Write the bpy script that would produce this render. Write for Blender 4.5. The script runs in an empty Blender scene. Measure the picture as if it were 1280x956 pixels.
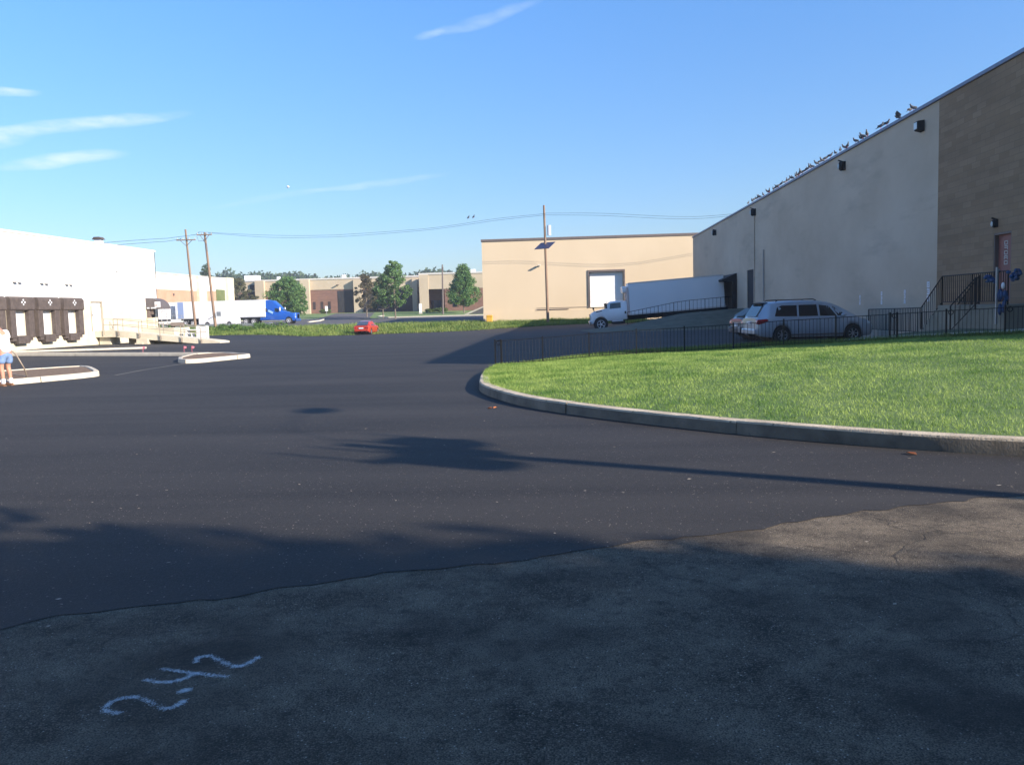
import bpy, math, random
import numpy as np
from mathutils import Vector, Matrix
random.seed(7); RS = np.random.RandomState(11)
SC = bpy.context.scene; COL = SC.collection

# ------------------------------------------------------------------ camera, sky, sun, exposure
cam_d = bpy.data.cameras.new('camera'); cam_d.sensor_width = 36; cam_d.lens = 36*1080/1280
cam_d.clip_start = .05; cam_d.clip_end = 6000
cam = bpy.data.objects.new('camera', cam_d); COL.objects.link(cam)
cam.location = (0, 0, 1.65); cam.rotation_euler = (1.48658, .026446, .06359)
SC.camera = cam
SUN = Vector((.89, -.46, .435)).normalized()
EL = math.asin(SUN.z)
sl = bpy.data.lights.new('sun', 'SUN'); sl.energy = 5.0; sl.angle = math.radians(.53); sl.color = (1, .89, .76)
so = bpy.data.objects.new('sun', sl); COL.objects.link(so)
so.rotation_euler = SUN.to_track_quat('Z', 'Y').to_euler()
SC.view_settings.view_transform = 'Standard'; SC.view_settings.look = 'None'
SC.view_settings.exposure = .98; SC.view_settings.gamma = 1
W = bpy.data.worlds.new('World'); SC.world = W; W.use_nodes = True

def world():
    nt = W.node_tree; N = nt.nodes; L = nt.links
    bg = N['Background']; bg.inputs[1].default_value = .0755
    sky = N.new('ShaderNodeTexSky'); sky.sky_type = 'NISHITA'; sky.sun_disc = False
    sky.sun_elevation = EL; sky.sun_rotation = math.atan2(SUN.x, SUN.y)
    sky.air_density = 1.0; sky.dust_density = .25; sky.ozone_density = 2.2; sky.altitude = 50
    tc = N.new('ShaderNodeTexCoord'); sp = N.new('ShaderNodeSeparateXYZ'); L.new(tc.outputs['Generated'], sp.inputs[0])
    def M(op, a, b=None, clamp=False):
        m = N.new('ShaderNodeMath'); m.operation = op; m.use_clamp = clamp
        for i, v in enumerate((a, b)):
            if v is None: continue
            if isinstance(v, (int, float)): m.inputs[i].default_value = v
            else: L.new(v, m.inputs[i])
        return m.outputs[0]
    az = M('ARCTAN2', sp.outputs[0], sp.outputs[1]); el = M('ARCSINE', sp.outputs[2])
    cb = N.new('ShaderNodeCombineXYZ'); L.new(az, cb.inputs[0]); L.new(M('MULTIPLY', el, 3.2), cb.inputs[1])
    nz = N.new('ShaderNodeTexNoise'); nz.inputs['Scale'].default_value = 22; nz.inputs['Detail'].default_value = 6
    nz.inputs['Roughness'].default_value = .62; L.new(cb.outputs[0], nz.inputs['Vector'])
    n2 = N.new('ShaderNodeTexNoise'); n2.inputs['Scale'].default_value = 7; n2.inputs['Detail'].default_value = 3
    L.new(cb.outputs[0], n2.inputs['Vector'])
    tot = None
    # thin cirrus streaks: centre azimuth, centre elevation, half length, half width, tilt, strength
    for a0, e0, A, B, th, k in ((-.515, .195, .115, .0085, .17, .62), (-.60, .180, .05, .011, .1, .5),
                                (-.532, .162, .065, .0075, .13, .62), (-.575, .223, .03, .0045, .05, .5),
                                (-.085, .316, .075, .007, .26, .24), (-.148, .299, .02, .005, .26, .3),
                                (-.21, .1455, .085, .0045, .11, .26), (-.33, .128, .08, .0045, .18, .15)):
        dx = M('SUBTRACT', az, a0); dy = M('SUBTRACT', el, e0)
        dy = M('ADD', dy, M('MULTIPLY', M('SUBTRACT', n2.outputs[0], .5), .022))
        u = M('ADD', M('MULTIPLY', dx, math.cos(th)), M('MULTIPLY', dy, math.sin(th)))
        v = M('SUBTRACT', M('MULTIPLY', dy, math.cos(th)), M('MULTIPLY', dx, math.sin(th)))
        r = M('ADD', M('POWER', M('ABSOLUTE', M('DIVIDE', u, A)), 2), M('POWER', M('ABSOLUTE', M('DIVIDE', v, B)), 2))
        m = M('SUBTRACT', 1.0, r, True)
        m = M('MULTIPLY', m, k)
        tot = m if tot is None else M('ADD', tot, m)
    d = M('MULTIPLY', tot, M('MULTIPLY', M('SUBTRACT', nz.outputs[0], .25), 2.6), True)
    ramp = N.new('ShaderNodeMapRange'); ramp.inputs[1].default_value = .02; ramp.inputs[2].default_value = .36; L.new(el, ramp.inputs[0])
    tint = N.new('ShaderNodeMixRGB'); tint.inputs[1].default_value = (.75, .84, 1.02, 1); tint.inputs[2].default_value = (.80, 1.27, 1.76, 1); L.new(ramp.outputs[0], tint.inputs[0])
    mul = N.new('ShaderNodeMixRGB'); mul.blend_type = 'MULTIPLY'; mul.inputs[0].default_value = 1; L.new(sky.outputs[0], mul.inputs[1]); L.new(tint.outputs[0], mul.inputs[2])
    mix = N.new('ShaderNodeMixRGB'); L.new(d, mix.inputs[0]); L.new(mul.outputs[0], mix.inputs[1])
    mix.inputs[2].default_value = (7.2, 7.9, 8.5, 1)
    L.new(mix.outputs[0], bg.inputs[0])
world()

# ------------------------------------------------------------------ materials
MATS = {}
def mat(name, c1, c2=None, scale=2., rough=.85, metal=0, bump=0, bscale=None, stretch=(1, 1, 1), detail=5, spec=.5, coat=0, lo=.35, hi=.65, speck=None):
    if name in MATS: return MATS[name]
    m = bpy.data.materials.new(name); m.use_nodes = True; MATS[name] = m
    nt = m.node_tree; N = nt.nodes; L = nt.links; b = N['Principled BSDF']
    b.inputs['Roughness'].default_value = rough; b.inputs['Metallic'].default_value = metal
    b.inputs['Specular IOR Level'].default_value = spec; b.inputs['Coat Weight'].default_value = coat
    b.inputs['Coat Roughness'].default_value = .06
    b.inputs['Base Color'].default_value = (*c1, 1)
    tc = N.new('ShaderNodeTexCoord'); mp = N.new('ShaderNodeMapping'); mp.inputs['Scale'].default_value = stretch
    L.new(tc.outputs['Object'], mp.inputs[0])
    col = None
    if c2 is not None:
        n = N.new('ShaderNodeTexNoise'); n.inputs['Scale'].default_value = scale; n.inputs['Detail'].default_value = detail
        n.inputs['Roughness'].default_value = .6
        L.new(mp.outputs[0], n.inputs['Vector'])
        r = N.new('ShaderNodeMapRange'); r.inputs[1].default_value = lo; r.inputs[2].default_value = hi
        L.new(n.outputs[0], r.inputs[0])
        x = N.new('ShaderNodeMixRGB'); x.inputs[1].default_value = (*c1, 1); x.inputs[2].default_value = (*c2, 1)
        L.new(r.outputs[0], x.inputs[0]); col = x.outputs[0]
    if speck is not None:
        sc, thr, c3 = speck
        n = N.new('ShaderNodeTexNoise'); n.inputs['Scale'].default_value = sc; n.inputs['Detail'].default_value = 2
        L.new(tc.outputs['Object'], n.inputs['Vector'])
        r = N.new('ShaderNodeMapRange'); r.inputs[1].default_value = thr; r.inputs[2].default_value = thr+.1
        L.new(n.outputs[0], r.inputs[0])
        x = N.new('ShaderNodeMixRGB'); x.inputs[2].default_value = (*c3, 1)
        if col is not None: L.new(col, x.inputs[1])
        else: x.inputs[1].default_value = (*c1, 1)
        L.new(r.outputs[0], x.inputs[0]); col = x.outputs[0]
    if col is not None: L.new(col, b.inputs['Base Color'])
    if bump:
        n = N.new('ShaderNodeTexNoise'); n.inputs['Scale'].default_value = bscale or scale*8; n.inputs['Detail'].default_value = 3
        L.new(tc.outputs['Object'], n.inputs['Vector'])
        bp = N.new('ShaderNodeBump'); bp.inputs['Strength'].default_value = bump; bp.inputs['Distance'].default_value = .02
        L.new(n.outputs[0], bp.inputs['Height']); L.new(bp.outputs[0], b.inputs['Normal'])
    return m

def brick(name, c1, c2, mortar, axis='x', bw=.4, bh=.2, mort=.012, blot=None):
    m = bpy.data.materials.new(name); m.use_nodes = True
    nt = m.node_tree; N = nt.nodes; L = nt.links; b = N['Principled BSDF']; b.inputs['Roughness'].default_value = .9
    tc = N.new('ShaderNodeTexCoord'); sp = N.new('ShaderNodeSeparateXYZ'); cb = N.new('ShaderNodeCombineXYZ')
    L.new(tc.outputs['Object'], sp.inputs[0]); L.new(sp.outputs[1 if axis == 'x' else 0], cb.inputs[0]); L.new(sp.outputs[2], cb.inputs[1])
    t = N.new('ShaderNodeTexBrick'); t.inputs['Scale'].default_value = 1
    t.inputs['Brick Width'].default_value = bw; t.inputs['Row Height'].default_value = bh; t.inputs['Mortar Size'].default_value = mort
    t.inputs['Color1'].default_value = (*c1, 1); t.inputs['Color2'].default_value = (*c2, 1); t.inputs['Mortar'].default_value = (*mortar, 1)
    L.new(cb.outputs[0], t.inputs[0])
    n = N.new('ShaderNodeTexNoise'); n.inputs['Scale'].default_value = .8; n.inputs['Detail'].default_value = 5
    mp = N.new('ShaderNodeMapping'); mp.inputs['Scale'].default_value = (.4, 2.2, 1); L.new(cb.outputs[0], mp.inputs[0]); L.new(mp.outputs[0], n.inputs['Vector'])
    x = N.new('ShaderNodeMixRGB'); x.blend_type = 'MULTIPLY'; x.inputs[0].default_value = .4
    r = N.new('ShaderNodeMapRange'); r.inputs[1].default_value = .3; r.inputs[2].default_value = .7; r.inputs[3].default_value = .6; r.inputs[4].default_value = 1.25
    L.new(n.outputs[0], r.inputs[0]); L.new(t.outputs[0], x.inputs[1]); L.new(r.outputs[0], x.inputs[2])
    L.new(x.outputs[0], b.inputs['Base Color'])
    bp = N.new('ShaderNodeBump'); bp.inputs['Strength'].default_value = .4; bp.inputs['Distance'].default_value = .01; bp.invert = True
    L.new(t.outputs[1], bp.inputs['Height']); L.new(bp.outputs[0], b.inputs['Normal'])
    return m

def leafmat(name, c1, c2, trans=.35, scale=.35, rough=.6, rnd=.5):
    if name in MATS: return MATS[name]
    m = bpy.data.materials.new(name); m.use_nodes = True; MATS[name] = m
    nt = m.node_tree; N = nt.nodes; L = nt.links; b = N['Principled BSDF']; out = N['Material Output']
    b.inputs['Roughness'].default_value = rough; b.inputs['Specular IOR Level'].default_value = .25
    g = N.new('ShaderNodeNewGeometry'); tc = N.new('ShaderNodeTexCoord')
    n = N.new('ShaderNodeTexNoise'); n.inputs['Scale'].default_value = scale; n.inputs['Detail'].default_value = 5
    L.new(tc.outputs['Object'], n.inputs['Vector'])
    a = N.new('ShaderNodeMath'); a.operation = 'ADD'
    s = N.new('ShaderNodeMath'); s.operation = 'MULTIPLY'; s.inputs[1].default_value = rnd
    L.new(g.outputs['Random Per Island'], s.inputs[0])
    L.new(s.outputs[0], a.inputs[0]); L.new(n.outputs[0], a.inputs[1])
    r = N.new('ShaderNodeMapRange'); r.inputs[1].default_value = .25+rnd*.4; r.inputs[2].default_value = .55+rnd
    L.new(a.outputs[0], r.inputs[0])
    x = N.new('ShaderNodeMixRGB'); x.inputs[1].default_value = (*c1, 1); x.inputs[2].default_value = (*c2, 1); L.new(r.outputs[0], x.inputs[0])
    L.new(x.outputs[0], b.inputs['Base Color'])
    t = N.new('ShaderNodeBsdfTranslucent'); L.new(x.outputs[0], t.inputs[0])
    ms = N.new('ShaderNodeMixShader'); ms.inputs[0].default_value = trans
    L.new(b.outputs[0], ms.inputs[1]); L.new(t.outputs[0], ms.inputs[2]); L.new(ms.outputs[0], out.inputs[0])
    return m

def old_asphalt_mat():
    m = bpy.data.materials.new('old_asphalt'); m.use_nodes = True
    nt = m.node_tree; N = nt.nodes; L = nt.links; b = N['Principled BSDF']; b.inputs['Roughness'].default_value = .92
    b.inputs['Specular IOR Level'].default_value = .25
    tc = N.new('ShaderNodeTexCoord'); P = tc.outputs['Object']
    def noise(s, d=4, r=.6, vec=None):
        n = N.new('ShaderNodeTexNoise'); n.inputs['Scale'].default_value = s; n.inputs['Detail'].default_value = d; n.inputs['Roughness'].default_value = r
        L.new(vec or P, n.inputs['Vector']); return n
    def rng(src, a, bb, c=0, d=1):
        r = N.new('ShaderNodeMapRange'); r.inputs[1].default_value = a; r.inputs[2].default_value = bb; r.inputs[3].default_value = c; r.inputs[4].default_value = d
        L.new(src, r.inputs[0]); return r.outputs[0]
    def mix(f, a, bb, bt='MIX'):
        x = N.new('ShaderNodeMixRGB'); x.blend_type = bt
        for i, v in enumerate((f, a, bb)):
            if isinstance(v, tuple): x.inputs[i].default_value = (*v, 1)
            elif isinstance(v, float): x.inputs[i].default_value = v
            else: L.new(v, x.inputs[i])
        return x.outputs[0]
    base = mix(rng(noise(1.7, 9, .72).outputs[0], .36, .66), (.065, .053, .039), (.28, .225, .16))
    v = N.new('ShaderNodeTexVoronoi'); v.inputs['Scale'].default_value = 135; L.new(P, v.inputs['Vector'])
    hs = N.new('ShaderNodeSeparateXYZ'); L.new(v.outputs['Color'], hs.inputs[0])
    agg = mix(rng(hs.outputs[0], .5, 1., 0, .7), base, (.34, .27, .2))          # pale aggregate stones
    agg = mix(rng(hs.outputs[1], .988, .996), agg, (.5, .44, .36))
    agg = mix(rng(v.outputs['Distance'], .35, .8, 0, .8), agg, (.022, .021, .021))
    agg = mix(rng(noise(9, 6, .7).outputs[0], .52, .68, 0, .65), agg, (.03, .026, .022))
    # cracks
    w = noise(2.2, 4); wv = N.new('ShaderNodeMixRGB'); wv.inputs[0].default_value = .22; L.new(P, wv.inputs[1]); L.new(w.outputs['Color'], wv.inputs[2])
    vc = N.new('ShaderNodeTexVoronoi'); vc.feature = 'DISTANCE_TO_EDGE'; vc.inputs['Scale'].default_value = 1.1; L.new(wv.outputs[0], vc.inputs['Vector'])
    cr = rng(vc.outputs['Distance'], .001, .012, .35, 0)
    gate = rng(noise(.55, 2).outputs[0], .47, .58)
    mm = N.new('ShaderNodeMath'); mm.operation = 'MULTIPLY'; L.new(cr, mm.inputs[0]); L.new(gate, mm.inputs[1])
    c = mix(mm.outputs[0], agg, (.01, .01, .01))
    # dark patched smears
    st = noise(.9, 3, .5); c = mix(rng(st.outputs[0], .5, .66, 0, .7), c, (.035, .031, .027))
    L.new(c, b.inputs['Base Color'])
    bp = N.new('ShaderNodeBump'); bp.inputs['Strength'].default_value = .75; bp.inputs['Distance'].default_value = .006
    L.new(v.outputs['Distance'], bp.inputs['Height']); bp.invert = True
    bp2 = N.new('ShaderNodeBump'); bp2.inputs['Strength'].default_value = .8; bp2.inputs['Distance'].default_value = .012; bp2.invert = True
    L.new(mm.outputs[0], bp2.inputs['Height']); L.new(bp.outputs[0], bp2.inputs['Normal']); L.new(bp2.outputs[0], b.inputs['Normal'])
    return m

def new_asphalt_mat():
    m = bpy.data.materials.new('new_asphalt'); m.use_nodes = True
    nt = m.node_tree; N = nt.nodes; L = nt.links; b = N['Principled BSDF']; b.inputs['Roughness'].default_value = .78
    b.inputs['Specular IOR Level'].default_value = .35
    tc = N.new('ShaderNodeTexCoord'); P = tc.outputs['Object']
    mp = N.new('ShaderNodeMapping'); mp.inputs['Scale'].default_value = (.16, .6, 1); mp.inputs['Rotation'].default_value = (0, 0, .5); L.new(P, mp.inputs[0])
    def noise(s, d, vec):
        n = N.new('ShaderNodeTexNoise'); n.inputs['Scale'].default_value = s; n.inputs['Detail'].default_value = d; L.new(vec, n.inputs['Vector']); return n.outputs[0]
    def rng(src, a, bb, c=0, d=1):
        r = N.new('ShaderNodeMapRange'); r.inputs[1].default_value = a; r.inputs[2].default_value = bb; r.inputs[3].default_value = c; r.inputs[4].default_value = d
        L.new(src, r.inputs[0]); return r.outputs[0]
    x = N.new('ShaderNodeMixRGB'); x.inputs[1].default_value = (.014, .0128, .0122, 1); x.inputs[2].default_value = (.039, .035, .032, 1)
    L.new(rng(noise(.9, 7, mp.outputs[0]), .3, .68), x.inputs[0])
    v = N.new('ShaderNodeTexVoronoi'); v.inputs['Scale'].default_value = 110; L.new(P, v.inputs['Vector'])
    hs = N.new('ShaderNodeSeparateXYZ'); L.new(v.outputs['Color'], hs.inputs[0])
    mq = N.new('ShaderNodeMapping'); mq.inputs['Scale'].default_value = (.035, 1.5, 1); mq.inputs['Rotation'].default_value = (0, 0, .22); L.new(P, mq.inputs[0])
    xs2 = N.new('ShaderNodeMixRGB'); xs2.blend_type = 'MULTIPLY'; xs2.inputs[2].default_value = (.62, .6, .6, 1); L.new(x.outputs[0], xs2.inputs[1])
    L.new(rng(noise(1., 6, mq.outputs[0]), .48, .66, 0, .8), xs2.inputs[0]); x = xs2
    y = N.new('ShaderNodeMixRGB'); L.new(x.outputs[0], y.inputs[1]); y.inputs[2].default_value = (.054, .049, .046, 1); L.new(rng(hs.outputs[0], .6, 1., 0, .8), y.inputs[0])
    z = N.new('ShaderNodeMixRGB'); L.new(y.outputs[0], z.inputs[1]); z.inputs[2].default_value = (.26, .22, .18, 1); L.new(rng(hs.outputs[1], .993, .998), z.inputs[0])
    L.new(z.outputs[0], b.inputs['Base Color'])
    bp = N.new('ShaderNodeBump'); bp.inputs['Strength'].default_value = .5; bp.inputs['Distance'].default_value = .004
    L.new(v.outputs['Distance'], bp.inputs['Height']); bp.invert = True; L.new(bp.outputs[0], b.inputs['Normal'])
    return m

def stucco_mat():
    # shaded grey-beige stucco with vertical weather streaks and blotches of its own
    m = mat('stucco', (.44, .365, .28), (.53, .45, .355), scale=.4, rough=.92, bump=.25, bscale=30, stretch=(1, .45, .8), detail=7)
    nt = m.node_tree; N = nt.nodes; L = nt.links; b = N['Principled BSDF']
    src = b.inputs['Base Color'].links[0].from_socket
    tc = N.new('ShaderNodeTexCoord'); mp = N.new('ShaderNodeMapping'); mp.inputs['Scale'].default_value = (1, .22, 1.1); mp.inputs['Rotation'].default_value = (.25, 0, 0)
    L.new(tc.outputs['Object'], mp.inputs[0])
    n = N.new('ShaderNodeTexNoise'); n.inputs['Scale'].default_value = .55; n.inputs['Detail'].default_value = 8; n.inputs['Roughness'].default_value = .65; L.new(mp.outputs[0], n.inputs['Vector'])
    r = N.new('ShaderNodeMapRange'); r.inputs[1].default_value = .54; r.inputs[2].default_value = .66; r.inputs[4].default_value = .38; L.new(n.outputs[0], r.inputs[0])
    x = N.new('ShaderNodeMixRGB'); L.new(src, x.inputs[1]); x.inputs[2].default_value = (.28, .245, .2, 1); L.new(r.outputs[0], x.inputs[0])
    L.new(x.outputs[0], b.inputs['Base Color'])
    return m

# ------------------------------------------------------------------ object helpers
def T(o, label=None, cat=None, group=None, kind=None):
    if label: o['label'] = label
    if cat: o['category'] = cat
    if group: o['group'] = group
    if kind: o['kind'] = kind
    return o
def empty(name, loc, rz=0, label=None, cat=None, group=None, rx=0, ry=0):
    o = bpy.data.objects.new(name, None); COL.objects.link(o); o.location = loc; o.rotation_euler = (rx, ry, rz)
    o.empty_display_size = .2
    return T(o, label, cat, group)
def copy_tree(o, parent=None):
    c = o.copy(); COL.objects.link(c); c.parent = parent
    for ch in list(o.children):
        copy_tree(ch, c)
    return c
class MB:
    def __init__(s): s.v = []; s.f = []
    def add(s, vs, fs):
        k = len(s.v); s.v += [tuple(p) for p in vs]; s.f += [tuple(i+k for i in f) for f in fs]; return s
    def box(s, c, d, rz=0, ry=0, rx=0):
        R = Matrix.Rotation(rz, 3, 'Z') @ Matrix.Rotation(ry, 3, 'Y') @ Matrix.Rotation(rx, 3, 'X')
        vs = [Vector(c) + R @ Vector((sx*d[0]/2, sy*d[1]/2, sz*d[2]/2)) for sx in (-1, 1) for sy in (-1, 1) for sz in (-1, 1)]
        return s.add(vs, [(0, 1, 3, 2), (4, 6, 7, 5), (0, 4, 5, 1), (2, 3, 7, 6), (0, 2, 6, 4), (1, 5, 7, 3)])
    def bb(s, x0, x1, y0, y1, z0, z1): return s.box(((x0+x1)/2, (y0+y1)/2, (z0+z1)/2), (abs(x1-x0), abs(y1-y0), abs(z1-z0)))
    def tube(s, pts, r, n=8, cap=True):
        pts = [Vector(p) for p in pts]; rs = r if isinstance(r, (list, tuple)) else [r]*len(pts); rings = []
        k = len(s.v); up = None
        for i, p in enumerate(pts):
            d = (pts[min(i+1, len(pts)-1)] - pts[max(i-1, 0)]).normalized()
            if up is None: up = Vector((0, 0, 1)) if abs(d.z) < .9 else Vector((1, 0, 0))
            a = d.cross(up).normalized(); b = a.cross(d).normalized(); up = b
            for j in range(n):
                t = 2*math.pi*j/n; s.v.append(tuple(p + (a*math.cos(t)+b*math.sin(t))*rs[i]))
        for i in range(len(pts)-1):
            for j in range(n):
                s.f.append((k+i*n+j, k+i*n+(j+1) % n, k+(i+1)*n+(j+1) % n, k+(i+1)*n+j))
        if cap:
            s.f.append(tuple(k+j for j in range(n))[::-1]); s.f.append(tuple(k+(len(pts)-1)*n+j for j in range(n)))
        return s
    def prism(s, poly, z0, z1):       # poly of (x,y)
        n = len(poly); vs = [(x, y, z0) for x, y in poly]+[(x, y, z1) for x, y in poly]
        return s.add(vs, [tuple(range(n))[::-1], tuple(range(n, 2*n))]+[(i, (i+1) % n, n+(i+1) % n, n+i) for i in range(n)])
    def prism_axis(s, poly, a0, a1, axis='y'):   # poly of (u,z); extruded along axis
        n = len(poly)
        if axis == 'y': vs = [(x, a0, z) for x, z in poly]+[(x, a1, z) for x, z in poly]
        else: vs = [(a0, y, z) for y, z in poly]+[(a1, y, z) for y, z in poly]
        return s.add(vs, [tuple(range(n)), tuple(range(n, 2*n))[::-1]]+[(i, n+i, n+(i+1) % n, (i+1) % n) for i in range(n)])
    def sphere(s, c, r, nu=10, nv=7):
        r = r if isinstance(r, (tuple, list)) else (r, r, r); k = len(s.v)
        for i in range(nv+1):
            t = math.pi*i/nv
            for j in range(nu):
                p = 2*math.pi*j/nu; s.v.append((c[0]+r[0]*math.sin(t)*math.cos(p), c[1]+r[1]*math.sin(t)*math.sin(p), c[2]+r[2]*math.cos(t)))
        for i in range(nv):
            for j in range(nu): s.f.append((k+i*nu+j, k+(i+1)*nu+j, k+(i+1)*nu+(j+1) % nu, k+i*nu+(j+1) % nu))
        return s
    def build(s, name, m, parent=None, world=False, smooth=False, bevel=0, fix=True):
        me = bpy.data.meshes.new(name)
        off = parent.location if (parent is not None and world) else Vector((0, 0, 0))
        me.from_pydata([(x-off[0], y-off[1], z-off[2]) for x, y, z in s.v], [], s.f); me.validate()
        if fix:
            import bmesh
            b = bmesh.new(); b.from_mesh(me); bmesh.ops.recalc_face_normals(b, faces=b.faces); b.to_mesh(me); b.free()
        me.materials.append(m)
        o = bpy.data.objects.new(name, me); COL.objects.link(o)
        if parent is not None: o.parent = parent
        if smooth:
            me.polygons.foreach_set('use_smooth', [True]*len(me.polygons))
            try: me.set_sharp_from_angle(angle=math.radians(42))
            except Exception: pass
        if bevel:
            bv = o.modifiers.new('bevel', 'BEVEL'); bv.width = bevel; bv.segments = 2; bv.limit_method = 'ANGLE'; bv.angle_limit = math.radians(40)
        return o
def npmesh(name, V, k, m, parent=None, smooth=False):
    """V: (n*k,3) vertices, faces of k consecutive vertices"""
    V = np.asarray(V, np.float32).reshape(-1, 3); nf = len(V)//k
    me = bpy.data.meshes.new(name); me.vertices.add(len(V)); me.vertices.foreach_set('co', V.ravel())
    me.loops.add(len(V)); me.loops.foreach_set('vertex_index', np.arange(len(V), dtype=np.int32))
    me.polygons.add(nf); me.polygons.foreach_set('loop_start', np.arange(nf, dtype=np.int32)*k)
    me.update(calc_edges=True); me.materials.append(m)
    o = bpy.data.objects.new(name, me); COL.objects.link(o)
    if parent is not None: o.parent = parent
    return o
def gridmesh(name, P, m, smooth=True, parent=None):
    """P: (a,b,3) grid"""
    a, b = P.shape[:2]; me = bpy.data.meshes.new(name)
    idx = np.arange(a*b).reshape(a, b)
    F = np.stack([idx[:-1, :-1], idx[1:, :-1], idx[1:, 1:], idx[:-1, 1:]], -1).reshape(-1, 4)
    me.vertices.add(a*b); me.vertices.foreach_set('co', P.astype(np.float32).ravel())
    me.loops.add(F.size); me.loops.foreach_set('vertex_index', F.astype(np.int32).ravel())
    me.polygons.add(len(F)); me.polygons.foreach_set('loop_start', np.arange(len(F), dtype=np.int32)*4)
    me.update(calc_edges=True); me.materials.append(m)
    if smooth: me.polygons.foreach_set('use_smooth', [True]*len(F))
    o = bpy.data.objects.new(name, me); COL.objects.link(o)
    if parent is not None: o.parent = parent
    return o
def sm(t): t = np.clip(t, 0, 1); return t*t*(3-2*t)
def G(x, y):
    w = (1-.65*sm((x+12)/14))*(.3+.7*sm((x+33)/8))
    z = -.6*sm((y-45)/45)*w
    z = z*(1-sm((y-93)/10)) + .1*sm((y-93)/10) + 1.8*np.clip((y-135)/65, 0, 1)+.012*np.clip(y-200, 0, 1e9)
    return z
def catmull(P, n=8):
    P = [np.array(p, float) for p in P]; P = [2*P[0]-P[1]]+P+[2*P[-1]-P[-2]]; out = []
    for i in range(1, len(P)-2):
        for k in range(n):
            t = k/n; a, b, c, d = P[i-1:i+3]
            out.append(.5*((2*b)+(-a+c)*t+(2*a-5*b+4*c-d)*t*t+(-a+3*b-3*c+d)*t**3))
    out.append(P[-2]); return np.array(out)

# ------------------------------------------------------------------ shared materials
M_new = new_asphalt_mat(); M_old = old_asphalt_mat(); M_stucco = stucco_mat()
M_conc = mat('concrete', (.38, .35, .3), (.5, .46, .4), scale=3, rough=.9, bump=.3, bscale=40, speck=(60, .66, (.22, .2, .17)))
M_kerb = mat('kerb_tar_shade', (.11, .092, .07), (.24, .2, .15), scale=1.6, rough=.92, bump=.2, bscale=45, detail=8, speck=(25, .6, (.16, .145, .125)))
M_ktop = mat('kerb_top_sunlit', (.42, .34, .24), (.62, .52, .38), scale=3, rough=.9, bump=.4, bscale=45, speck=(14, .62, (.2, .18, .13)))
M_cream = mat('cream_concrete', (.55, .49, .37), (.66, .6, .46), scale=1.2, rough=.88, bump=.15, bscale=30)
M_white = mat('white_painted_block', (.8, .79, .76), (.74, .73, .7), scale=.6, rough=.8)
M_beige = mat('beige_painted_wall', (.63, .50, .335), (.665, .53, .36), scale=.25, rough=.85, bump=.1, bscale=20, stretch=(1, 1, .4))
M_beige2 = mat('pale_beige_wall', (.47, .38, .265), (.52, .43, .31), scale=.3, rough=.85)
M_brown = mat('brown_rubber', (.065, .05, .045), (.1, .078, .068), scale=4, rough=.8)
M_dbrown = mat('dark_brown_metal', (.13, .1, .09), (.16, .125, .11), scale=3, rough=.6)
M_black = mat('black_iron', (.006, .006, .007), (.012, .012, .013), scale=5, rough=.6, spec=.3)
M_dark = mat('dark_fill', (.018, .018, .02), (.03, .028, .028), scale=1, rough=.9)  # near black for dark parts and for shade painted into openings
M_wdoor = mat('white_door', (.85, .85, .83), (.8, .8, .79), scale=1, rough=.5)
M_glass = mat('dark_glass', (.012, .016, .022), None, rough=.06, spec=.8)
M_tyre = mat('tyre_rubber', (.018, .018, .018), (.03, .03, .03), scale=9, rough=.9)
M_rim = mat('alloy', (.45, .46, .48), (.5, .5, .52), scale=4, rough=.35, metal=.7)
M_grey = mat('grey_metal', (.3, .31, .32), (.36, .37, .38), scale=3, rough=.45, metal=.4)
M_wood = mat('pole_wood', (.2, .13, .085), (.3, .2, .135), scale=3, rough=.9, stretch=(6, 6, .4), bump=.3, bscale=30)
M_pale = mat('pale_paint', (.72, .73, .76), None, rough=.6)
M_lampg = mat('lamp_lens', (.55, .6, .62), None, rough=.2)
M_red = mat('red_lens', (.45, .02, .02), None, rough=.15, coat=.5)
M_mulch = mat('mulch', (.13, .08, .05), (.24, .16, .1), scale=9, rough=.95, bump=1, bscale=30)
M_lawn = mat('lawn_soil', (.07, .13, .03), (.12, .18, .05), scale=1.3, rough=.95, bump=.6, bscale=30)
M_far = mat('far_grass', (.11, .18, .045), (.17, .24, .07), scale=.15, rough=.95)
M_blade = leafmat('lawn_grass', (.08, .2, .03), (.38, .49, .13), trans=.35, scale=1.3, rnd=.22)
M_weed = leafmat('weed_leaves', (.06, .14, .02), (.28, .33, .09), trans=.3, scale=.3)

# ------------------------------------------------------------------ ground
def spaced(lo, hi, n, p=3):
    t = np.linspace(-1, 1, n); s = np.sign(t)*np.abs(t)**p
    return np.where(s < 0, -s*lo, s*hi)
X, Y = np.meshgrid(spaced(-1700, 1700, 120), np.concatenate([np.linspace(-300, -20, 8), np.linspace(-10, 210, 111), np.linspace(225, 1700, 30)]), indexing='ij')
T(gridmesh('ground', np.stack([X, Y, G(X, Y)-.06], -1), M_far), 'green ground running out to the horizon behind the buildings', None, None, 'structure')

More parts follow.
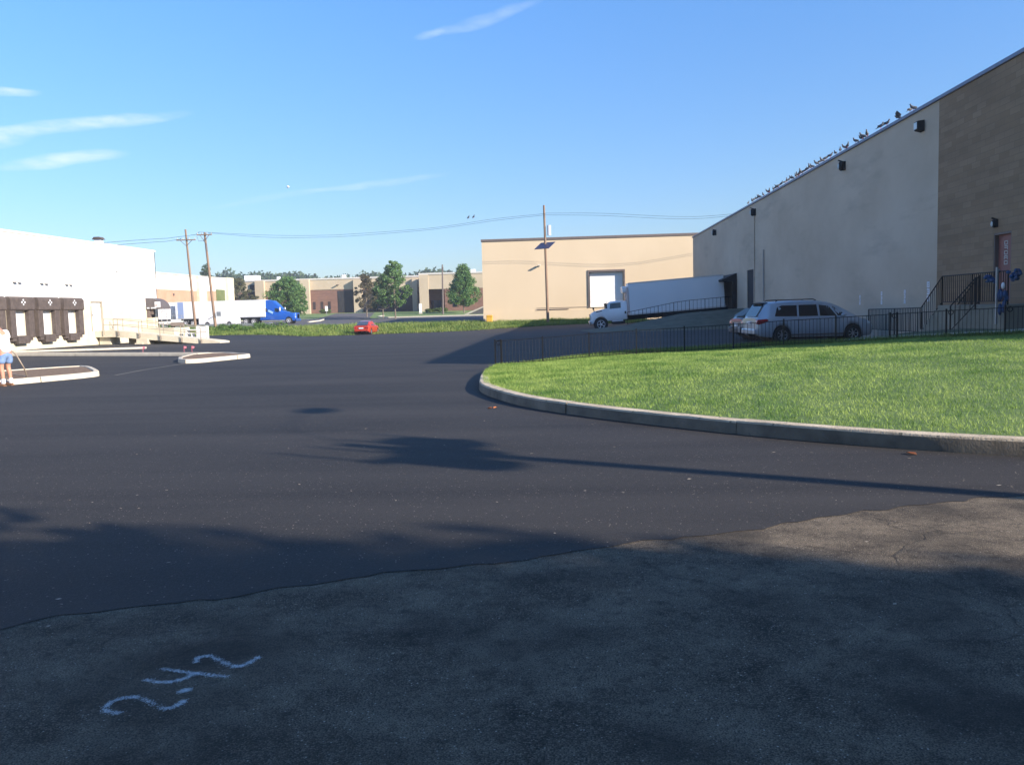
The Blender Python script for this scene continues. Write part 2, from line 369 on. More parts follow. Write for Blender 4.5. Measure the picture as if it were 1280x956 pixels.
seam = np.array([(-16, .3), (-9, 2.1), (-5.5, 3.5), (-3.13, 4.4), (-2.67, 4.63), (-2.19, 4.82), (-1.87, 5.01), (-1.33, 5.23), (-.6, 5.51), (.08, 5.8), (.77, 6.11), (1.65, 6.48), (2.67, 7.03), (3.75, 7.31), (5.2, 7.9), (7.2, 8.0), (20, 9)])
xs = np.unique(np.concatenate([np.linspace(-120, -16, 30), np.linspace(-16, 8, 241), np.linspace(8, 30, 14)]))
def wob(x, a, k): return sum(a/(i+1)*np.sin(x*k*(i*1.7+1)+i*2.1) for i in range(5))
ys = np.interp(xs, seam[:, 0], seam[:, 1])+wob(xs, .035, 4.1)+wob(xs, .012, 17)
ys[xs < -16] = .3+(-16-xs[xs < -16])*-.3
fx = [-120, -41, -26.63, -21.3, -7.91, 2.25, 9, 30]; fy = [84, 84, 87.5, 91.8, 95.4, 95.6, 95.6, 95.6]
yf = np.interp(xs, fx, fy)+wob(xs, .15, 2.3)
tt = np.linspace(0, 1, 90)**1.7
XX = np.repeat(xs[:, None], 90, 1); YY = ys[:, None]*(1-tt)+yf[:, None]*tt
P = np.stack([XX, YY, G(XX, YY)], -1)
sk = P[:, :1].copy(); sk[..., 2] -= .007
T(gridmesh('parking_lot', P, M_new, smooth=False), 'freshly paved dark asphalt lot', None, None, 'structure')
X, Y = np.meshgrid(np.linspace(-60, 30, 46), np.linspace(-40, 9, 26), indexing='ij')
T(gridmesh('old_pavement', np.stack([X, Y, 0*X-.0035], -1), M_old), 'old cracked asphalt with pale aggregate', None, None, 'structure')

# lawn
kc = catmull([(-1.9, 22.9), (-2.02, 22.1), (-2.05, 20.4), (-1.95, 18.86), (-1.78, 17.41), (-1.34, 15.96), (-.67, 14.43), (.36, 12.95), (1.5, 11.66), (2.62, 10.56), (3.69, 9.72), (4.75, 9.1), (7, 8.0), (10, 6.9), (16, 5.2), (30, 2.5)], 8)
bk = catmull([(-1.86, 22.95), (-1.4, 23.45), (-.5, 24.05), (.8, 24.35), (3, 24.1), (5, 23.5), (8, 22.6), (11.6, 21.5), (13.3, 20.8), (15, 18.6), (20, 17), (30, 15)], 12)
def resample(P, n, s=None):
    d = np.r_[0, np.cumsum(np.hypot(*np.diff(P, axis=0).T))]; t = np.linspace(0, d[-1], n) if s is None else s*d[-1]
    return np.stack([np.interp(t, d, P[:, 0]), np.interp(t, d, P[:, 1])], -1)
NS = 160
F_ = resample(kc, NS); B_ = resample(bk, NS)
def lawn_z(x, y):
    sh = np.shape(x); x = np.ravel(x); y = np.ravel(y); d = np.full(len(x), 1e9)
    for q in F_[::2]: d = np.minimum(d, (x-q[0])**2+(y-q[1])**2)
    d = np.sqrt(d); z = .15+.046*np.maximum(d-.1, 0)+.015*np.sin(x*1.3)*np.sin(y*1.1)*np.clip(d/3, 0, 1)
    return np.minimum(z, .95).reshape(sh)
def lawn_xyz(s, t):
    i = s*(NS-1); f = np.stack([np.interp(i, np.arange(NS), F_[:, k]) for k in (0, 1)], -1); b = np.stack([np.interp(i, np.arange(NS), B_[:, k]) for k in (0, 1)], -1)
    p = f*(1-t[..., None])+b*t[..., None]
    z = lawn_z(p[..., 0], p[..., 1])
    return np.concatenate([p, z[..., None]], -1)
s_, t_ = np.meshgrid(np.linspace(0, 1, NS), np.linspace(0.02, 1, 40), indexing='ij')
LP = lawn_xyz(s_, t_)
T(gridmesh('lawn', LP, M_lawn), 'raised green lawn', None, None, 'structure')
# bank behind the fence, down to the parking spaces
bx = np.linspace(-1.3, 13.28, 60); by = np.interp(bx, B_[:, 0], B_[:, 1])
bs = lawn_z(bx, by)
bz = bs-.01
bl = np.interp(bx, [-2, 5, 9, 11, 13.3], [.8, 2., 6, 11.5, 13])
tb = np.linspace(0, 1, 24)
BZ = bs[:, None]*(1-sm(tb*6))+bz[:, None]*sm(tb*6)
BZ = BZ*(1-tb**3.5)-.02*tb
BX = np.repeat(bx[:, None], 24, 1); BY = by[:, None]+bl[:, None]*tb
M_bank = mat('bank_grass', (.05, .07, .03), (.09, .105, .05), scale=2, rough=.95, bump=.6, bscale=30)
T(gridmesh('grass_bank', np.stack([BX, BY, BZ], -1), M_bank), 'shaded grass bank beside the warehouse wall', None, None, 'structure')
def bank_z(x, y):
    i = int(np.argmin(abs(bx-x))); t = min(max((y-by[i])/bl[i], 0), 1); return float(np.interp(t, tb, BZ[i]))
m = MB(); k = 0
sx = np.linspace(7.2, 13.27, 30)
for a, b in zip(sx[:-1], sx[1:]):
    ya, yb = (float(np.interp(q, bx, by)) for q in (a, b))
    wa, wb = (float(np.interp(q, [7, 13.3], [2.4, 2.0])) for q in (a, b))
    if b > 12.6: continue
    m.add([(a, ya+.5, bank_z(a, ya+.5)+.03), (b, yb+.5, bank_z(b, yb+.5)+.03), (b, yb+wb, bank_z(b, yb+wb)+.03), (a, ya+wa, bank_z(a, ya+wa)+.03)], [(0, 1, 2, 3)])
T(m.build('sidewalk', M_conc, fix=False), 'pale concrete walk behind the iron fence', None, None, 'structure')

# kerb: individual cast sections with small joints
def kerb_sections(pts, w, h, name, label, zoff=0, seg=3.2, closed=False, mt=None, jit=.008, zfun=G):
    P = resample(np.array(pts), max(8, int(np.sum(np.hypot(*np.diff(np.array(pts), axis=0).T))/.25)))
    d = np.r_[0, np.cumsum(np.hypot(*np.diff(P, axis=0).T))]; n = max(1, int(round(d[-1]/seg)))
    tan = np.gradient(P, axis=0); tan /= np.linalg.norm(tan, axis=1)[:, None]; nor = np.stack([-tan[:, 1], tan[:, 0]], -1)
    m = MB()
    for k in range(n):
        t0 = d[-1]*k/n+.012; t1 = d[-1]*(k+1)/n-.012; q = np.linspace(t0, t1, max(3, int((t1-t0)/.18)))
        dx, dy = random.uniform(-jit, jit), random.uniform(-jit, jit); kk = len(m.v); nn = 0
        for t in q:
            p = np.array([np.interp(t, d, P[:, 0]), np.interp(t, d, P[:, 1])]); no = np.array([np.interp(t, d, nor[:, 0]), np.interp(t, d, nor[:, 1])])
            e1, e2 = random.uniform(-1, 1)*jit*.5, random.uniform(-1, 1)*jit*.5
            for a, zz in ((-.012, -.08), (0, h-.03), (.022+e1, h-.004+e2), (w-.02, h), (w, h-.02), (w, -.08)):
                g = float(zfun(p[0], p[1])); s2 = p+no*(a)
                m.v.append((s2[0]+dx, s2[1]+dy, g+zoff+zz+dy*.5))
            nn += 1
        for i in range(nn-1):
            for j in range(5): a = kk+i*6+j; m.f.append((a, a+1, a+7, a+6))
        m.f.append(tuple(kk+j for j in range(6))); m.f.append(tuple(kk+(nn-1)*6+j for j in range(6)[::-1]))
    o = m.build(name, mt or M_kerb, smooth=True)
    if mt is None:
        o.data.materials.append(M_ktop); idx = [1 if (abs(f.normal.z) > .3) else 0 for f in o.data.polygons]; o.data.polygons.foreach_set('material_index', idx)  # paler sunlit tone on tops, darker tone for shade and tar on sides
    return T(o, label, None, None, 'structure')
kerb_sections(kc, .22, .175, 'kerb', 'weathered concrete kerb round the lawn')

# lawn blades
def blades(name, P, h, w, m, lean=.35):
    n = len(P); a = RS.rand(n)*2*np.pi; b = RS.rand(n)*2*np.pi
    W2 = np.stack([np.cos(a), np.sin(a), 0*a], -1)*w[:, None]/2
    tip = np.stack([np.cos(b)*h*lean*RS.rand(n), np.sin(b)*h*lean*RS.rand(n), h], -1)
    V = np.stack([P-W2, P+W2, P+tip], 1)
    return npmesh(name, V.reshape(-1, 3), 3, m)
n = 430000
s = RS.rand(n)**1.5*.86; t = RS.rand(n)
Pb = lawn_xyz(s, .022+t*.976)
lump = .5+.5*np.sin(Pb[:, 0]*2.1+np.sin(Pb[:, 1]*1.7))*np.sin(Pb[:, 1]*1.9+np.cos(Pb[:, 0]*1.3))
hh = (.022+.034*RS.rand(n))*(1+.6*lump*RS.rand(n)); hh[RS.rand(n) > .992] *= 2
o = blades('grass', Pb-np.array([0, 0, .01]), hh, .007+.008*RS.rand(n), M_blade, 1.2)
T(o, 'short uneven green grass covering the lawn', 'grass', None, 'stuff')
n = 16000; i = RS.randint(0, 58, n); tq = RS.rand(n)*.5
Pq = np.stack([np.interp(i+RS.rand(n), np.arange(60), bx), 0*tq, 0*tq], -1)
Pq[:, 1] = np.interp(Pq[:, 0], bx, by)+RS.rand(n)*1.2*np.interp(Pq[:, 0], [-2, 5, 7, 8], [.5, 1, .3, .25]); Pq[:, 2] = np.interp(Pq[:, 0], bx, bs)-.03
o = blades('long_grass', Pq, (.06+.12*RS.rand(n))*np.interp(Pq[:, 0], [-1, 2.5], [.4, 1]), .014+.01*RS.rand(n), M_weed, .5)
T(o, 'longer dark grass growing along the foot of the iron fence', 'grass', None, 'stuff')

# weed strip beyond the lot
sxs = np.linspace(-95, 12, 90); fy2 = np.interp(sxs, fx, fy)-.3
tw = np.linspace(0, 1, 10); SX = np.repeat(sxs[:, None], 10, 1); SY = fy2[:, None]*(1-tw)+np.interp(sxs, [-95, -12, -9.9, 12], [108, 108, 103, 103])[:, None]*tw
T(gridmesh('verge', np.stack([SX, SY, G(SX, SY)-.02+.03*(tw > .05)], -1), mat('verge_soil', (.12, .12, .05), (.2, .17, .09), scale=.8, rough=.95)), 'dry grassy verge beyond the lot', None, None, 'structure')
n = 90000
x = RS.uniform(-62, 9, n); u = RS.rand(n); y0 = np.interp(x, fx, fy); y1 = np.where(x < -10, 107., 102.8)
y = y0+.1+(y1-y0)*u**1.4
hz = .12+.42*RS.rand(n)*(.45+.55*np.clip((y-y0)/3.5, 0, 1))+.25*np.clip((-x-36)/8, 0, 1)*RS.rand(n)*np.clip((y-y0)/3, 0, 1)
hz *= .6+.6*(np.sin(x*.9)*np.sin(y*1.1+x*.3)*.5+.5)
o = blades('weeds', np.stack([x, y, G(x, y)-.02], -1), hz, .05+.07*RS.rand(n), M_weed, .6)
T(o, 'tall yellow green weeds between the lot and the road', 'weeds', None, 'stuff')
def leaves(C, R, n, size, flat=.8, seed=None):
    """leaf quads in clumps: C (k,3) centres, R (k,) radii, n per clump"""
    C = np.repeat(C, n, 0); R = np.repeat(R, n)
    d = RS.randn(len(C), 3); d /= np.linalg.norm(d, axis=1)[:, None]
    rr = R*(.35+.65*RS.rand(len(C))**.6); P = C+d*rr[:, None]*np.array([1, 1, flat])
    a = RS.randn(len(C), 3); a /= np.linalg.norm(a, axis=1)[:, None]
    b = np.cross(a, RS.randn(len(C), 3)); b /= np.linalg.norm(b, axis=1)[:, None]
    s = size*(.6+.8*RS.rand(len(C)))[:, None]; a = a*s; b = b*s*.6
    return np.stack([P-a, P-b*.9, P+a, P+b*.9], 1).reshape(-1, 3)
# bushy weeds, taller, on the left of the verge
C = []; 
for i in range(46):
    xx = random.uniform(-54, -34); yy = random.uniform(91, 103); C.append((xx, yy, float(G(xx, yy))+.35))
V = leaves(np.array(C), RS.uniform(.4, .8, len(C)), 160, .11)
T(npmesh('bushy_weeds', V, 4, leafmat('bushy_weed_leaves', (.05, .12, .02), (.13, .22, .05))), 'dense dark green bushy weeds at the foot of the two wooden poles', 'weeds', None, 'stuff')

# far road, lots, kerbs
def strip(name, pts, m, dz, label, nx=24):
    """pts: quad (near-left, near-right, far-right, far-left)"""
    a, b, c, d = [np.array(p, float) for p in pts]; u = np.linspace(0, 1, nx)[:, None, None]; v = np.linspace(0, 1, 24)[None, :, None]
    P = (a*(1-u)+b*u)*(1-v)+(d*(1-u)+c*u)*v; z = G(P[..., 0], P[..., 1])+dz
    return T(gridmesh(name, np.concatenate([P, z[..., None]], -1), m), label, None, None, 'structure')
M_road = mat('road_asphalt', (.075, .072, .075), (.1, .095, .095), scale=.2, rough=.9)
strip('road', ((-160, 112), (-10.4, 112), (-10.4, 158), (-160, 158)), M_road, -.02, 'grey road behind the verge', 40)
strip('driveway', ((-47, 158.01), (-36.5, 158.01), (-44, 196), (-53, 196)), M_road, -.016, 'grey drive leading to the far brick building')
M_fk = mat('far_kerb', (.55, .5, .42), (.62, .57, .48), scale=1, rough=.9)
def low_kerb(pts, label, w=.3, h=.16, m=M_fk):
    mm = MB()
    for p, q in zip(pts[:-1], pts[1:]):
        p = np.array(p, float); q = np.array(q, float); k = max(1, int(np.hypot(*(q-p))/4)); d = (q-p)/np.hypot(*(q-p)); no = np.array([-d[1], d[0]])*w/2
        for i in range(k):
            a = p+(q-p)*i/k; b = p+(q-p)*(i+1)/k; za = float(G(*a)); zb = float(G(*b))
            c = [(*(a-no), za-.1), (*(b-no), zb-.1), (*(b+no), zb-.1), (*(a+no), za-.1), (*(a-no), za+h), (*(b-no), zb+h), (*(b+no), zb+h), (*(a+no), za+h)]
            mm.add(c, [(0, 3, 2, 1), (4, 5, 6, 7), (0, 1, 5, 4), (1, 2, 6, 5), (2, 3, 7, 6), (3, 0, 4, 7)])
    return T(mm.build('kerb', m), label, None, None, 'structure')
low_kerb([(-44, 145), (-43.5, 150), (-44.5, 156), (-52, 160), (-56, 160), (-90, 160)][::-1], 'pale far kerb of the lawn beside the blue semi truck')
low_kerb([(-36.4, 170), (-36, 163), (-33, 158.5), (-10, 158.3)], 'pale far kerb of the lawn with the three trees')

# traffic islands on the left
def island(outline, label, w=.16, h=.15, gutter=True, mulch=True):
    P = resample(np.array(outline+[outline[0]], float), 60)
    kerb_sections(P, w, h, 'kerb', label, mt=mat('pale_kerb', (.52, .46, .36), (.62, .56, .45), scale=2, rough=.9, bump=.3, bscale=40), seg=2.6)
    tg = np.gradient(P, axis=0); tg /= np.linalg.norm(tg, axis=1)[:, None]+1e-9; sg = 1 if np.sum(P[:-1, 0]*P[1:, 1]-P[1:, 0]*P[:-1, 1]) > 0 else -1
    ins = (P+np.stack([-tg[:, 1], tg[:, 0]], -1)*.08*sg)[:-1]; mm = MB(); n = len(ins)
    mm.v = [(x, y, float(G(x, y))+h-.03) for x, y in ins]; mm.f = [tuple(range(n))]
    T(mm.build('mulch_bed', M_mulch, smooth=True), 'brown mulch filling the raised kerb island', None, None, 'structure')
island([(-24.5, 11), (-19.9, 10.6), (-17, 17), (-15.06, 21.6), (-13.95, 24.2), (-13.9, 24.8), (-14.4, 25.6), (-16.1, 28.1), (-16.5, 28.3), (-16.9, 28), (-18.2, 26.3), (-21.5, 19)], 'pale kerb of the mulch island where the man stands')
island([(-13.95, 30.7), (-13.5, 30.9), (-12.9, 33.2), (-12.75, 34.0), (-13.0, 34.5), (-14.6, 36.2), (-15.4, 36.4), (-15.9, 35.5), (-15.2, 32.8), (-14.4, 31.1)], 'pale kerb of the small mulch island beside the long kerb')
kerb_sections([(-34, 42.9), (-27.4, 41.27), (-19.84, 38.16), (-15.6, 36.4)], .16, .15, 'kerb', 'long pale kerb running from the dock building to the small island', mt=MATS['pale_kerb'], seg=3)
kerb_sections([(-36, 46.8), (-30.5, 45.9), (-27, 46.4), (-23.8, 47.4)], .35, .1, 'kerb', 'low pale kerb in front of the dock shelters', mt=MATS['pale_kerb'], seg=3)
m = MB(); 
sp_ = [(-13.6, 25.0), (-13.9, 27.3), (-13.95, 29.2), (-13.95, 30.5)]
for a, b in zip(sp_[:-1], sp_[1:]): m.add([(a[0], a[1], .004), (a[0]+.1, a[1], .004), (b[0]+.1, b[1], .004), (b[0], b[1], .004)], [(0, 1, 2, 3)])
T(m.build('paving_seam', mat('pale_seam', (.14, .13, .11), (.2, .18, .15), scale=6), fix=False), 'thin pale seam in the asphalt between the two islands', None, None, 'structure')
for k, (x, y) in enumerate(((-19.2, 37.95), (-16.9, 37.1), (-16.5, 37.0))):
    o = MB().tube([(0, 0, 0), (0, 0, .3)], .006, 5).add([(0, 0, .3), (.11, .02, .28), (.1, .0, .2), (0, 0, .2)], [(0, 1, 2, 3)]).build('marker_flag', mat('pink_plastic', (.8, .2, .25), None, rough=.6))
    o.location = (x, y, .12); T(o, ('tiny pink marker flag on the long kerb, alone to the left', 'tiny pink marker flag at the end of the long kerb, left of a pair', 'tiny pink marker flag beside the small mulch island, right of a pair')[k], 'marker flag', 'pink marker flags on the kerb')

# ------------------------------------------------------------------ right warehouse (shaded wall)
WX = 13.3; HZ = 8.72
M_brk = brick('brown_block', (.235, .155, .09), (.285, .195, .12), (.2, .14, .09), 'x', .6, .2, .008)
M_cop = mat('blue_grey_coping', (.1, .14, .23), (.13, .17, .27), scale=1, rough=.5)
rw = empty('warehouse', (WX, 18.2, 0), 0, 'long shaded warehouse on the right, grey stucco wall with brown block near end', 'warehouse')
def wall_openings(name, m, parent, x, y0, y1, z0, z1, ops, depth=.35):
    """wall facing -x at x from y0..y1 with rectangular openings (ya,yb,za,zb), reveals of the given depth"""
    ysn = sorted({y0, y1, *[o[0] for o in ops], *[o[1] for o in ops]}); zsn = sorted({z0, z1, *[o[2] for o in ops], *[o[3] for o in ops]})
    b = MB()
    for ya, yb in zip(ysn[:-1], ysn[1:]):
        for za, zb in zip(zsn[:-1], zsn[1:]):
            if any(o[0] <= ya and yb <= o[1] and o[2] <= za and zb <= o[3] for o in ops): continue
            b.add([(x, ya, za), (x, yb, za), (x, yb, zb), (x, ya, zb)], [(0, 1, 2, 3)])
    for (ya, yb, za, zb) in ops:
        q = x+depth
        b.add([(x, ya, za), (q, ya, za), (q, ya, zb), (x, ya, zb)], [(0, 1, 2, 3)]); b.add([(x, yb, za), (q, yb, za), (q, yb, zb), (x, yb, zb)], [(3, 2, 1, 0)])
        b.add([(x, ya, zb), (q, ya, zb), (q, yb, zb), (x, yb, zb)], [(0, 1, 2, 3)]); b.add([(x, ya, za), (q, ya, za), (q, yb, za), (x, yb, za)], [(3, 2, 1, 0)])
    return b.build(name, m, parent, world=True, fix=False)
wall_openings('wall', M_stucco, rw, WX, 32.12, 92.6, -1, HZ-.1, [(69.3, 74.9, .95, 4.0), (63.0, 65.2, 1.2, 4.06)], .8)
b = MB(); b.add([(WX, 92.6, -1), (70, 92.6, -1), (70, 92.6, HZ-.1), (WX, 92.6, HZ-.1)], [(0, 1, 2, 3)]); b.add([(70, 18.2, -1), (70, 92.6, -1), (70, 92.6, HZ-.1), (70, 18.2, HZ-.1)], [(0, 1, 2, 3)])
b.build('rear_wall', M_stucco, rw, world=True)
wall_openings('brick_wall', M_brk, rw, WX-.03, 18.2, 32.12, -1, HZ-.1, [(26.95, 28.03, 1.48, 3.6)], .22)
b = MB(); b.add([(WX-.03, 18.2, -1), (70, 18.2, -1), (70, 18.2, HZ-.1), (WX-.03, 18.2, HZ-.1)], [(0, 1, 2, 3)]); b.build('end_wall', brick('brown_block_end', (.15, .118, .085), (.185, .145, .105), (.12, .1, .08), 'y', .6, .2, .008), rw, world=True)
MB().bb(WX-.03, WX+.01, 32.121, 32.16, -1, HZ-.1).build('corner_trim', M_brk, rw, world=True)
MB().bb(WX+.3, 69.8, 18.4, 92.4, HZ-.6, HZ-.25).build('roof', mat('roof_membrane', (.3, .3, .3), (.36, .36, .35), scale=.3), rw, world=True)
b = MB(); b.bb(WX-.09, WX+.28, 18.1, 92.7, HZ-.1, HZ+.03); b.bb(WX+.28, 70.1, 18.1, 18.45, HZ-.1, HZ+.03); b.bb(WX+.28, 70.1, 92.35, 92.7, HZ-.1, HZ+.03); b.bb(69.7, 70.1, 18.45, 92.35, HZ-.1, HZ+.03)
b.build('roof_edge', M_cop, rw, world=True, bevel=.02)
MB().bb(WX+.78, WX+.82, 69.2, 75, .9, 4.1).build('dock_opening_shade', M_dark, rw, world=True)  # dark sheet painting the unlit dock opening
MB().bb(WX+.04, WX+.12, 63.002, 65.198, 1.202, 4.058).build('doorway_door', M_dark, rw, world=True)
# dock awning hood and pads
b = MB(); b.prism_axis([(WX-1.15, 3.55), (WX-.02, 4.02), (WX-.02, 3.45), (WX-.55, 3.4), (WX-1.1, 3.4)], 69.0, 75.2)
b.build('dock_awning', M_black, rw, world=True)
MB().bb(WX-.5, WX-.01, 74.6, 75.1, 1.0, 3.5).build('dock_pad', M_black, rw, world=True)
MB().bb(WX-.35, WX-.01, 68.98, 69.28, 1.0, 3.5).build('dock_pad', M_black, rw, world=True)
MB().bb(WX-.06, WX-.005, 62.5, 62.62, 1, 8).build('downpipe', M_stucco, rw, world=True)
MB().tube([(WX-.06, 59.6, .6), (WX-.06, 59.6, 5.2)], .05, 6).build('downpipe', mat('pale_pipe', (.4, .38, .36), None), rw, world=True)
# painted parking marks, three squares each
for yy, zz, k in ((40.42, 1.66, .8), (37.7, 1.72, 1), (35.17, 1.74, 1), (32.95, 1.9, 1.35)):
    b = MB()
    for j in (-1, 0, 1):
        for (dy, dz, sy, sz) in ((-.065, 0, .05, .15), (.065, 0, .05, .15), (0, .06, .16, .045), (0, -.06, .16, .045), (0, 0, .12, .035)):
            if j == 0 and dy > 0: continue
            b.bb(WX-.006, WX-.002, yy+dy*k-sy/2*k, yy+dy*k+sy/2*k, zz+j*.19*k+dz*k-sz/2*k, zz+j*.19*k+dz*k+sz/2*k)
    b.build('painted_mark', mat('mark_paint', (.8, .82, .88), None, rough=.8), rw, world=True)
# red door
d = MB().bb(WX+.1, WX+.15, 26.98, 28.0, 1.49, 3.55).build('door', mat('red_brown_door', (.2, .075, .065), (.24, .09, .075), scale=2, rough=.6), rw, world=True)
T(d, 'dull red steel door with upright white lettering')
fr = MB().bb(WX-.02, WX+.12, 26.94, 27.0, 1.48, 3.6).bb(WX-.02, WX+.12, 27.98, 28.04, 1.48, 3.6).bb(WX-.02, WX+.12, 27.0, 27.98, 3.54, 3.6).build('door_frame', M_dbrown, rw, world=True)
b = MB()
for j in range(5):   # upright worn white characters, read as hollow strokes
    zc = 3.28-j*.15; yc = 27.52
    for (dy, dz, sy, sz) in [(-.09, 0, .03, .12), (.09, 0, .03, .12)][:(1 if j in (1,) else 2)]+[(0, .05, .2, .022), (0, 0 if j % 2 else -.05, .2, .022)]:
        b.bb(-.006, -.001, yc+dy-sy/2-18.2, yc+dy+sy/2-18.2, zc+dz-sz/2, zc+dz+sz/2)
L = b.build('lettering', mat('sign_white', (.55, .56, .52), None)); L.parent = d; L.location = (.1, 0, 0)
h = MB().bb(.03, .1, 27.85-18.2, 27.95-18.2, 2.4, 2.5).build('handle', M_grey); h.parent = d
# wall lamps
def wall_light(y, z, kind, parent=rw, x=WX, s=1, lab=None):
    if kind == 'box':
        o = MB().prism_axis([(x-.32*s, z-.2*s), (x-.02, z-.28*s), (x-.02, z+.24*s), (x-.34*s, z+.2*s)], y-.22*s, y+.22*s).build('wall_light', M_dark, parent, world=True, bevel=.02)
        q = MB().bb(x-.36*s, x-.345*s, y-.17*s, y+.17*s, z-.15*s, z+.15*s).build('lens', M_lampg, parent, world=True)
    else:
        o = MB().sphere((x-.2*s, y, z), (.15*s, .16*s, .26*s)).box((x-.05, y, z), (.1, .3*s, .45*s)).tube([(x-.05, y, z+.2*s), (x-.35*s, y, z+.3*s)], .03, 6).build('wall_light', M_dark, parent, world=True, smooth=True)
        q = MB().sphere((x-.34*s, y, z-.02), (.05*s, .1*s, .15*s), 8, 5).build('lens', M_lampg, parent, world=True)
    off = q.location.copy(); q.parent = o
    if lab: T(o, lab)
wall_light(33.62, 8.02, 'box', s=.8); wall_light(42.7, 8.02, 'dome', s=.9); wall_light(62.3, 7.98, 'dome', s=1.05); wall_light(78.4, 7.95, 'dome', s=1.05)
wall_light(27.85, 3.9, 'dome', s=.55, lab='small round wall lamp over the red door')

# entry stairs by the red door
st = empty('entry_stairs', (12.1, 27, .5), 0, 'dark iron-railed concrete stairs climbing to the red door of the warehouse', 'stairs')
M_sc = mat('stair_concrete', (.17, .165, .13), (.24, .225, .18), scale=1.5, rough=.95, bump=.3, bscale=30)
MB().bb(11.9, 13.26, 24.4, 28.75, .3, 1.42).build('landing', M_sc, st, world=True, bevel=.02)
b = MB()
for k in range(5):
    b.bb(11.9, 13.26, 28.752+.27*k, 28.752+.27*(k+1), .2, 1.42-.16*(k+1))
b.build('steps', M_sc, st, world=True)
def railing(posts, zf, top=.92, n=.13, r=.012, rail=.02, parent=st, name='railing', low=.1, balusters=True):
    """posts: list of (x,y); zf(i) base heights"""
    b = MB()
    for i, (p, z) in enumerate(zip(posts, zf)): b.tube([(*p, z-.05), (*p, z+top)], rail*1.1, 6)
    for (p, za), (q, zb) in zip(list(zip(posts, zf))[:-1], list(zip(posts, zf))[1:]):
        b.tube([(*p, za+top), (*q, zb+top)], rail, 6); b.tube([(*p, za+low), (*q, zb+low)], rail*.7, 6)
        if not balusters: b.tube([(*p, za+top*.5), (*q, zb+top*.5)], rail*.8, 6); continue
        Ld = math.hypot(q[0]-p[0], q[1]-p[1]); k = max(1, int(Ld/n))
        for j in range(1, k):
            t = j/k; x = p[0]+(q[0]-p[0])*t; y = p[1]+(q[1]-p[1])*t; z = za+(zb-za)*t
            b.tube([(x, y, z+low), (x, y, z+top)], r, 4)
    return b.build(name, M_black, parent, world=True)
railing([(12.0, 24.5), (12.0, 26.6), (12.0, 28.66)], [1.42]*3)
railing([(12.0, 28.66), (12.0, 30.3)], [1.42, .42], n=.14)
railing([(13.15, 28.66), (13.15, 30.3)], [1.42, .42], n=.14)
railing([(12.0, 30.3), (12.3, 33.5), (12.6, 37.2)], [.42, .38, .34], name='lower_railing', n=.2)
railing([(11.6, 27.1), (11.6, 25.5)], [.55, 1.35], top=.85, name='side_railing', n=.3)
MB().tube([(11.75, 24.6, .9), (11.75, 24.6, 2.45)], .035, 8).build('tall_post', M_grey, st, world=True)
MB().bb(11.9, 11.97, 27.12, 27.3, .45, 1.4).build('downpipe', M_black, st, world=True)
# blue bundles hung on the railing
M_blue = mat('blue_cloth', (.012, .035, .1), (.03, .085, .2), scale=9, rough=.8, bump=1, bscale=14)
def bundle(name, c, r, lab, cat, extra=None):
    o = MB()
    for k in range(16): o.sphere((random.uniform(-.6, .6)*r[0], random.uniform(-.75, .75)*r[1], random.uniform(-.75, .75)*r[2]), (r[0]*random.uniform(.25, .5), r[1]*random.uniform(.2, .45), r[2]*random.uniform(.25, .5)), 8, 5)
    o = o.build(name, M_blue, smooth=True); o.location = c
    if extra: e = extra.build('pale_tie', M_pale, o, smooth=True)
    return T(o, lab, cat)
bundle('plastic_bundle', (11.85, 25.15, 2.14), (.16, .24, .13), 'dark blue bundle hung over the top rail just in front of the red door', 'bundle')
bundle('plastic_bundle', (11.8, 23.72, 2.2), (.16, .24, .15), 'blue bundle at the right edge of the photo, right of the tall grey post', 'bundle')
bundle('plastic_sack', (11.75, 24.25, 1.5), (.13, .14, .34), 'tall blue sack tied with a pale top beside the tall grey post of the stairs', 'sack', MB().sphere((0, 0, .44), (.05, .06, .09), 8, 6))

# iron fence along the back of the lawn
fn = empty('iron_fence', (5, 23.7, 0), 0, 'low black iron picket fence along the back edge of the lawn', 'fence')
fp = resample(catmull([(-1.95, 23.1), (-.8, 23.35), (.8, 23.7), (3, 23.75), (5, 23.5), (8, 22.75), (11.6, 21.65), (13.1, 21.0)], 10), 13)
FH = .71
for (x0, y0), (x1, y1) in zip(fp[:-1], fp[1:]):
    za, zb = float(lawn_z(x0, y0))-.05, float(lawn_z(x1, y1))-.05; b = MB()
    for h in (FH, .1): b.tube([(x0, y0, za+h), (x1, y1, zb+h)], .009, 4)
    k = 14
    for j in range(1, k):
        t = j/k; x = x0+(x1-x0)*t; y = y0+(y1-y0)*t; z = za+(zb-za)*t; b.tube([(x, y, z), (x, y, z+FH)], .006, 4)
    b.build('fence_panel', M_black, fn, world=True)
for i, (x, y) in enumerate(fp):
    z = float(lawn_z(x, y))-.05; b = MB().box((x, y, z+FH/2), (.036, .036, FH+.1))
    if i in (0, 8, 9, 10, 11): # scrolls at the gate posts
        c = (x+.1, y-.03, z+FH-.04); b.tube([(c[0]+.06*math.cos(a), c[1], c[2]+.06*math.sin(a)) for a in np.linspace(0, 2*math.pi, 10)], .012, 5)
    if i in (0, 8): b.box((x+.16, y-.05, z+FH/2), (.04, .04, FH+.1))
    b.build('post', M_black, fn, world=True)

